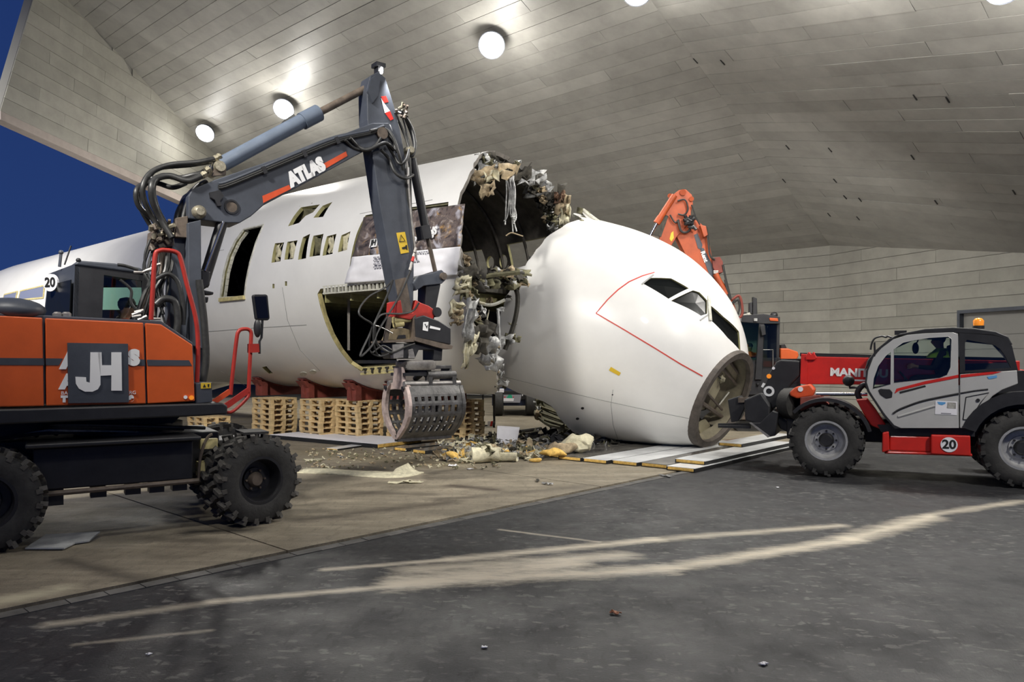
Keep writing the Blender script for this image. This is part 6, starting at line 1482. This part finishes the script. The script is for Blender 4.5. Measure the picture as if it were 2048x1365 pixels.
# ================================================================== TRUCK AND TROLLEY SEEN BELOW THE BREAK
VY = 28.0
tru = root('utility_truck', U(1027, HZ, VY+1.2)-UPZ*EYE, 'dark utility truck parked beyond the gap below the nose', 'truck')
def vbox(name, x0, y0, x1, y1, Y, dep, m, par=tru, bevel=.02):
    a, b_ = U(x0, y0, Y), U(x1, y1, Y); mb = MB(); mb.box((a+b_)/2+V((0, dep/2, 0)), (abs(b_.x-a.x), dep, abs(a.z-b_.z))); return obj(name, mb, M[m], par, bevel=bevel)
M['truck_blue'] = mat('truck_dark_blue', (.02, .03, .07), .4)
vbox('body', 984, 740, 1072, 812, VY, 3.6, 'truck_blue'); vbox('tailgate', 986, 782, 1066, 800, VY-.08, .08, 'black'); vbox('load_bed_edge', 966, 778, 1008, 786, VY-.1, .3, 'paper')
mb = MB(); mb.prism([U(997, 790, VY-.12), U(1043, 790, VY-.12), U(1040, 806, VY-.12), U(994, 806, VY-.12)], V((0, .03, 0))); obj('mud_flap', mb, M['ink'], tru)
mb = MB(); mb.prism([U(1013, 797, VY-.14), U(1017, 790, VY-.14), U(1023, 790, VY-.14), U(1025, 797, VY-.14)], V((0, .02, 0))); obj('green_mark', mb, mat('green_mark', (.02, .35, .20), .5), tru)
mb = MB(); mb.prism([U(1007, 797, VY-.14), U(1028, 797, VY-.14), U(1027, 803, VY-.14), U(1005, 803, VY-.14)], V((0, .02, 0))); obj('white_plate', mb, M['paper'], tru)
vbox('tail_light', 1008, 793, 1011, 797, VY-.13, .04, 'red'); vbox('tail_light', 1026, 793, 1028, 797, VY-.13, .04, 'red'); vbox('side_lamp', 1044, 788, 1046, 793, VY-.13, .04, 'paper')
for x, yy in ((997, VY+.1), (1061, VY+.1), (997, VY+2.6), (1061, VY+2.6)):
    q = U(x, HZ, yy); q.z = .47; mb = MB(); mb.lathe([(-.17, .25), (-.19, .38), (-.15, .46), (.15, .46), (.19, .38), (.17, .25)], q, V((1, 0, 0)), 24); obj('wheel', mb, M['rubber'], tru, smooth=40)
tro = root('steel_trolley', U(982, HZ, 23.0)-UPZ*EYE, 'black tube trolley frame with a red and white marker beside the right pallet stack', 'trolley')
for pts in ([(979, 784), (987, 786), (988, 842), (984, 846)], [(960, 788), (988, 788)], [(962, 852), (988, 852)], [(989, 790), (989, 850)], [(966, 852), (966, 790)]):
    mb = MB(); mb.tube([U(x, y, 23.0) for x, y in pts], .03, 6); obj('trolley_tube', mb, M['black'], tro)
for x in (966, 988):
    q = U(x, HZ, 23.0); q.z = .10; mb = MB(); mb.lathe([(-.03, .03), (-.03, .1), (.03, .1), (.03, .03)], q, V((1, 0, 0)), 16); obj('caster', mb, M['rubber'], tro)
    mb = MB(); mb.tube([q, U(x, 852, 23.0)], .02, 6); obj('caster_stem', mb, M['black'], tro)
mb = MB(); mb.prism([U(975, 843, 22.95), U(986, 843, 22.95), U(986, 853, 22.95), U(975, 853, 22.95)], V((0, .02, 0))); obj('marker_board', mb, M['paper'], tro); mb = MB(); mb.prism([U(982, 843, 22.93), U(986, 843, 22.93), U(984, 853, 22.93), U(980, 853, 22.93)], V((0, .02, 0))); obj('marker_stripe', mb, M['red'], tro)

# ================================================================== WALL PANELS ON THE FLOOR
PT = .075
bl = -d                                           # row direction
def board(c0, dirv, L, W, z, label, top='panel_white', tilt=0., thick=PT, foam=True):
    """c0: near end, middle"""
    dv = V((dirv.x, dirv.y, tilt)).normalized(); sdv = UPZ.cross(dv).normalized(); nz = dv.cross(sdv)
    if nz.z < 0: nz = -nz
    c0 = V((c0.x, c0.y, z)); r = root('insulated_panel', c0+dv*L/2, label, 'panel', 'insulated wall panels laid on the floor')
    mid = c0+dv*L/2+nz*thick/2
    mb = MB(); mb.box(mid+nz*(thick/2-.004), (L, W, .008), dv, nz); obj('top_sheet', mb, M[top], r)
    mb = MB(); mb.box(mid-nz*(thick/2-.004), (L, W, .008), dv, nz); obj('bottom_sheet', mb, M['panel_black'], r)
    if foam:
        mb = MB(); mb.box(mid, (L+.012, W-.04, thick-.018), dv, nz); obj('foam_core', mb, M['foam'], r, bevel=.012)
    for sg in (-1, 1):
        mb = MB(); mb.box(mid+sdv*sg*(W/2-.010), (L-.004, .02, thick-.004), dv, nz); obj('edge_strip', mb, M['panel_black'], r)
    return r
A_r, B_r = UG(985, 905), UG(1395, 946)
row = (B_r-A_r); RL = row.length; row.normalize()
nb_ = 8; labs = ['insulated panel with yellow foam end nearest the debris heap', 'second insulated panel from the debris heap, dirty end under the nose', 'insulated panel with wet brown top left of the two bright ones', 'insulated panel with wet grey top under the nose middle',
                 'bright white-topped insulated panel in the middle of the row', 'grey-white insulated panel right of the brightest one', 'insulated panel under the white top layer, second from the asphalt', 'insulated panel at the asphalt edge, lowest of the right pile']
tops = ['panel_white', 'panel_white', 'wet_panel', 'wet_panel', 'panel_white', 'panel_white', 'wet_panel', 'panel_white']
for i in range(nb_):
    c = A_r+row*(RL*(i+.5)/nb_)+n*random.Random(i).uniform(-.15, .12)
    board(c, n, 4.9 if i > 1 else 3.6, RL/nb_*.93, .004, labs[i], tops[i])
board(UG(1372, 930, PT+.004)+n*.15, n, 4.4, .62, PT+.005, 'white-topped insulated panel lying on top of the right pile', 'panel_white')
board(UG(1440, 905, PT+.004)+n*.5, n, 2.9, .55, PT*2+.008, 'upper white insulated panel near the telehandler front tyre', 'panel_white')
lp = UG(688, 893); lq = UG(478, 873)
dl = (lq-lp).normalized()
board(UG(800, 892)+dl*0, dl, 4.0, 1.5, .002, 'long white panel lying under the pallet stacks left of the grapple', 'paper', thick=.10)
board(UG(664, 901), (UG(720, 893)-UG(664, 901)).normalized(), 1.1, .35, .002, 'short white panel scrap in front of the pallet stacks', 'panel_white', thick=.04)
board(UG(800, 903), n, 3.4, .42, .004, 'dark-edged insulated panel with yellow end right below the grapple', 'wet_panel', thick=.08)
board(UG(838, 908), n, 3.6, .42, .004, 'dark insulated panel left of the insulation heap', 'wet_panel', thick=.08)
board(UG(876, 911), n, 3.2, .38, .004, 'dark insulated panel half buried by the insulation heap', 'wet_panel', thick=.08)
board(UG(790, 893)+n*.2, n, 1.2, .5, .105, 'brown plank-like panel scrap under the grapple tip', 'wet_panel', thick=.05)

# ================================================================== DEBRIS
rb_ = random.Random(21)
def scrap(nm, lab, cat, px, py, sx, sy, mn, z=.02, amp=.05, flat=True, seed=None, group=None, th=.015, ang=None):
    p = UG(px, py, z); a = rb_.uniform(0, 3) if ang is None else ang; X = V((math.cos(a), math.sin(a), 0)); Y = V((-math.sin(a), math.cos(a), 0 if flat else 1.2))
    mb = crumple(p+UPZ*(amp*.6), X, Y, sx, sy, amp, seed or px, 5); zmin = min(v.z for v in mb.v)
    mb.v = [v+UPZ*(z-.01-zmin if zmin < z-.01 else 0) for v in mb.v]; mb.v = [V((v.x, v.y, max(v.z, .012))) for v in mb.v]
    o = sheet(nm, mb, M[mn], None, th); tag(o, lab, cat, group); return o
heap = MB(); heap_m = ['tan', 'cream', 'foil', 'olive', 'dirt_dark', 'foam']
def heap_part(name, cnt, xr, yfun, mats, lab, zmax, szr, seed):
    r = random.Random(seed); mb = MB()
    for i in range(cnt):
        x = r.uniform(*xr); y0, y1 = yfun(x); y = r.uniform(y0, y1); t = 1-abs((x-(xr[0]+xr[1])/2)/((xr[1]-xr[0])/2))
        z = r.random()**1.6*zmax*max(.15, t); p = UG(x, y, 0)+UPZ*z; s_ = r.uniform(*szr)
        mb.cur = r.randrange(len(mats))
        c = crumple(p+UPZ*.03, (r.uniform(-1, 1), r.uniform(-1, 1), r.uniform(-.4, .4)), (r.uniform(-1, 1), r.uniform(-1, 1), r.uniform(-.6, .9)), s_, s_*r.uniform(.4, 1), s_*.35, i+seed*100, 3)
        mb.add([V((v.x, v.y, max(v.z, .012))) for v in c.v], c.f)
    o = obj(name, mb, [M[q] for q in mats], None); s_ = o.modifiers.new('thickness', 'SOLIDIFY'); s_.thickness = .014; tag(o, lab, 'debris', None, 'stuff'); return o
heap_part('insulation_debris', 300, (880, 1090), lambda x: (888+(x-880)*.01, 928-(abs(x-960))*.05), ['cream', 'foam', 'foil', 'olive', 'tan', 'foil', 'cream', 'dirt_dark'], 'heap of torn yellow and grey insulation in front of the nose', .30, (.10, .34), 3)
heap_part('dark_debris', 170, (985, 1250), lambda x: (872+(x-985)*.03, 903-(x-985)*.015), ['dirt_dark', 'dirt_dark', 'foil', 'olive', 'black'], 'dark tangle of torn lining under the nose', .26, (.12, .42), 5)
heap_part('insulation_crumbs', 260, (610, 1000), lambda x: (900, 940), ['olive', 'tan', 'cream'], 'small yellowish crumbs strewn over the concrete left of the heap', .01, (.02, .075), 8)
mb = MB(); p = UG(1012, 899); X = V((.93, .36, 0)); Yv = V((.12, .35, 1)).normalized(); vs = []; fs = []
for i in range(6):
    for j in range(6): u_, v_ = i/5-.5, j/5; vs.append(p+X*u_*(.50+.06*v_)+Yv*(.10+v_*.44-.05*u_)+V((0, .05*math.sin(u_*3+v_*2), 0)))
for i in range(5):
    for j in range(5): fs.append((i*6+j, (i+1)*6+j, (i+1)*6+j+1, i*6+j+1))
mb.add(vs, fs); o = sheet('white_sheet', mb, M['paper'], None, .012); tag(o, 'square white sheet standing up in the insulation heap', 'sheet')
def roll(px, py, r_, L, lab, a):
    p = UG(px, py, 0)+UPZ*r_; dv = V((math.cos(a), math.sin(a), 0)); mb = MB(); mb.lathe([(-L/2, r_*.55), (-L/2, r_), (-L*.2, r_*1.08), (L*.1, r_*.92), (L/2, r_), (L/2, r_*.55), (L/2-.08, r_*.3), (-L/2+.08, r_*.3)], p, dv, 20, closed=True)
    mb.v = [v+V((noise.noise(v*6), noise.noise(v*6+V((9, 0, 0))), noise.noise(v*6+V((0, 9, 0)))))*.05 for v in mb.v]; mb.v = [V((v.x, v.y, max(v.z, .01))) for v in mb.v]
    o = obj('insulation_roll', mb, M['cream'], None, smooth=60); tag(o, lab, 'roll')
roll(972, 926, .15, .55, 'rolled cream insulation at the near edge of the heap', .2); roll(1010, 924, .10, .5, 'slim pale insulation roll right of the thick roll', -.1)
def lump(px, py, r_, lab, mn, sc=(1, 1, .7), z=0.0):
    p = UG(px, py, z)+UPZ*(r_*sc[2]*.9); mb = MB(); mb.ball(p, r_, 18, 12, sc); mb.v = [v+V((noise.noise(v*5), noise.noise(v*5+V((7, 0, 0))), noise.noise(v*5+V((0, 7, 0)))))*r_*.45 for v in mb.v]; mb.v = [V((v.x, v.y, max(v.z, z+.008))) for v in mb.v]
    o = obj('foam_chunk', mb, M[mn], None, smooth=40); tag(o, lab, 'foam')
lump(1155, 906, .26, 'crumpled cream insulation bundle in front of the nose belly', 'cream', (1.3, .8, .8), .08); lump(1122, 908, .22, 'pinkish tan insulation bundle left of the cream bundle', 'tan', (1.5, .8, .6), .08); lump(1105, 913, .15, 'yellow foam wedge beside the tan bundle', 'foam', (1.9, .8, .5), .08)
lump(1058, 905, .10, 'small upright tan foam stub in the heap', 'tan', (.7, .7, 1.7)); lump(1000, 913, .18, 'yellow foam chunk on the heap edge', 'foam', (1.6, .8, .5)); lump(905, 921, .16, 'orange-yellow foam chunk at the left heap edge', 'foam', (1.3, .9, .5)); lump(1070, 925, .09, 'small yellow foam block at a panel end', 'foam', (1.4, .8, .6))
for (px, py, sx, sy, mn, lab) in ((628, 922, .34, .16, 'cream', 'pale torn scrap alone on the concrete right of the front tyre'), (680, 914, .30, .10, 'foil', 'small grey-white strip near the short panel scrap'), (764, 908, .2, .08, 'foil', 'small dark curled flake below the pallets'),
                                  (905, 932, .18, .14, 'paper', 'white paper flake in front of the heap'), (940, 938, .10, .08, 'paper', 'tiny white flake nearer than the rolls'), (1330, 953, .22, .08, 'foil', 'flat pale flake near the asphalt edge'), (1097, 969, .2, .06, 'foil', 'thin pale flake on the concrete in front of the nose'), (1075, 962, .22, .05, 'dirt_dark', 'thin dark flake beside the pale one'),
                                  (1555, 975, .05, .04, 'paper', 'tiny white speck on the asphalt left of the telehandler tyre'), (1527, 1327, .05, .04, 'paper', 'tiny white speck on the asphalt right of the leaf'), (969, 1294, .04, .03, 'paper', 'tiny white speck on the asphalt left of the leaf'), (297, 1308, .03, .03, 'paper', 'tiny white speck on the asphalt at the lower left')):
    scrap('paper_scrap', lab, 'scrap', px, py, sx, sy, mn, .012, .02 if sx > .1 else .002, True, px+7, th=.006)
lf = scrap('dry_leaf', 'curled reddish brown dry leaf on the dark asphalt', 'leaf', 1230, 1227, .085, .05, 'leaf', .01, .014, True, 3, th=.004, ang=-.6)
# curled white-yellow strip
mb = MB(); pts = [UG(600, 944), UG(680, 948), UG(760, 953), UG(800, 953), UG(832, 946)]; w_ = .34; vs = []; fs = []
P_ = smoothline(pts, 8)
for i, p in enumerate(P_):
    k = i/(len(P_)-1); hgt = .03+.10*max(0, k-.6)/.4; t = (P_[min(i+1, len(P_)-1)]-P_[max(0, i-1)]).normalized(); b = UPZ.cross(t)
    for j in range(4): vs.append(p+b*(w_*(j/3-.5))+UPZ*(.015+hgt*(j/3)**2*1.2+.02*noise.noise(p*3+V((j, 0, 0)))))
for i in range(len(P_)-1):
    for j in range(3): fs.append((i*4+j, (i+1)*4+j, (i+1)*4+j+1, i*4+j+1))
mb.add([V((v.x, v.y, max(.012, v.z))) for v in vs], fs); o = sheet('insulation_strip', mb, M['cream'], None, .03); tag(o, 'long pale yellow insulation strip on the concrete right of the front tyre', 'strip')
scrap('insulation_strip', 'short curled white end piece beside the long insulation strip', 'strip', 812, 966, .5, .10, 'cream', .012, .03, True, 17, ang=.1)
# loose grey sheet in front of the excavator
mb = MB(); q = [UG(50, 1102), UG(92, 1080), UG(200, 1074), UG(178, 1087), UG(150, 1091), UG(128, 1102)]; mb.prism([p+UPZ*.014+UPZ*(.03 if i in (1, 2) else 0) for i, p in enumerate(q)], UPZ*.016); o = obj('grey_sheet', mb, mat('grey_sheet', (.36, .37, .37), .6, var=.25, vscale=5), None); tag(o, 'flat pale grey sheet on the concrete in front of the rear tyre', 'sheet')
mb = MB(); q = UG(1412, 887, .02); mb.prism([UG(1445, 884), UG(1478, 880), UG(1482, 886), UG(1450, 893)], UPZ*.04); o = obj('brown_board', mb, M['brown'], None); tag(o, 'reddish brown board on the floor behind the nose ring', 'board')
mb = MB(); mb.cyl(UG(1040, 868)+UPZ*.06, UG(1082, 862)+UPZ*.06, .05, 8); o = obj('black_pipe', mb, M['black'], None, smooth=40); tag(o, 'short black pipe on the floor behind the heap', 'pipe')
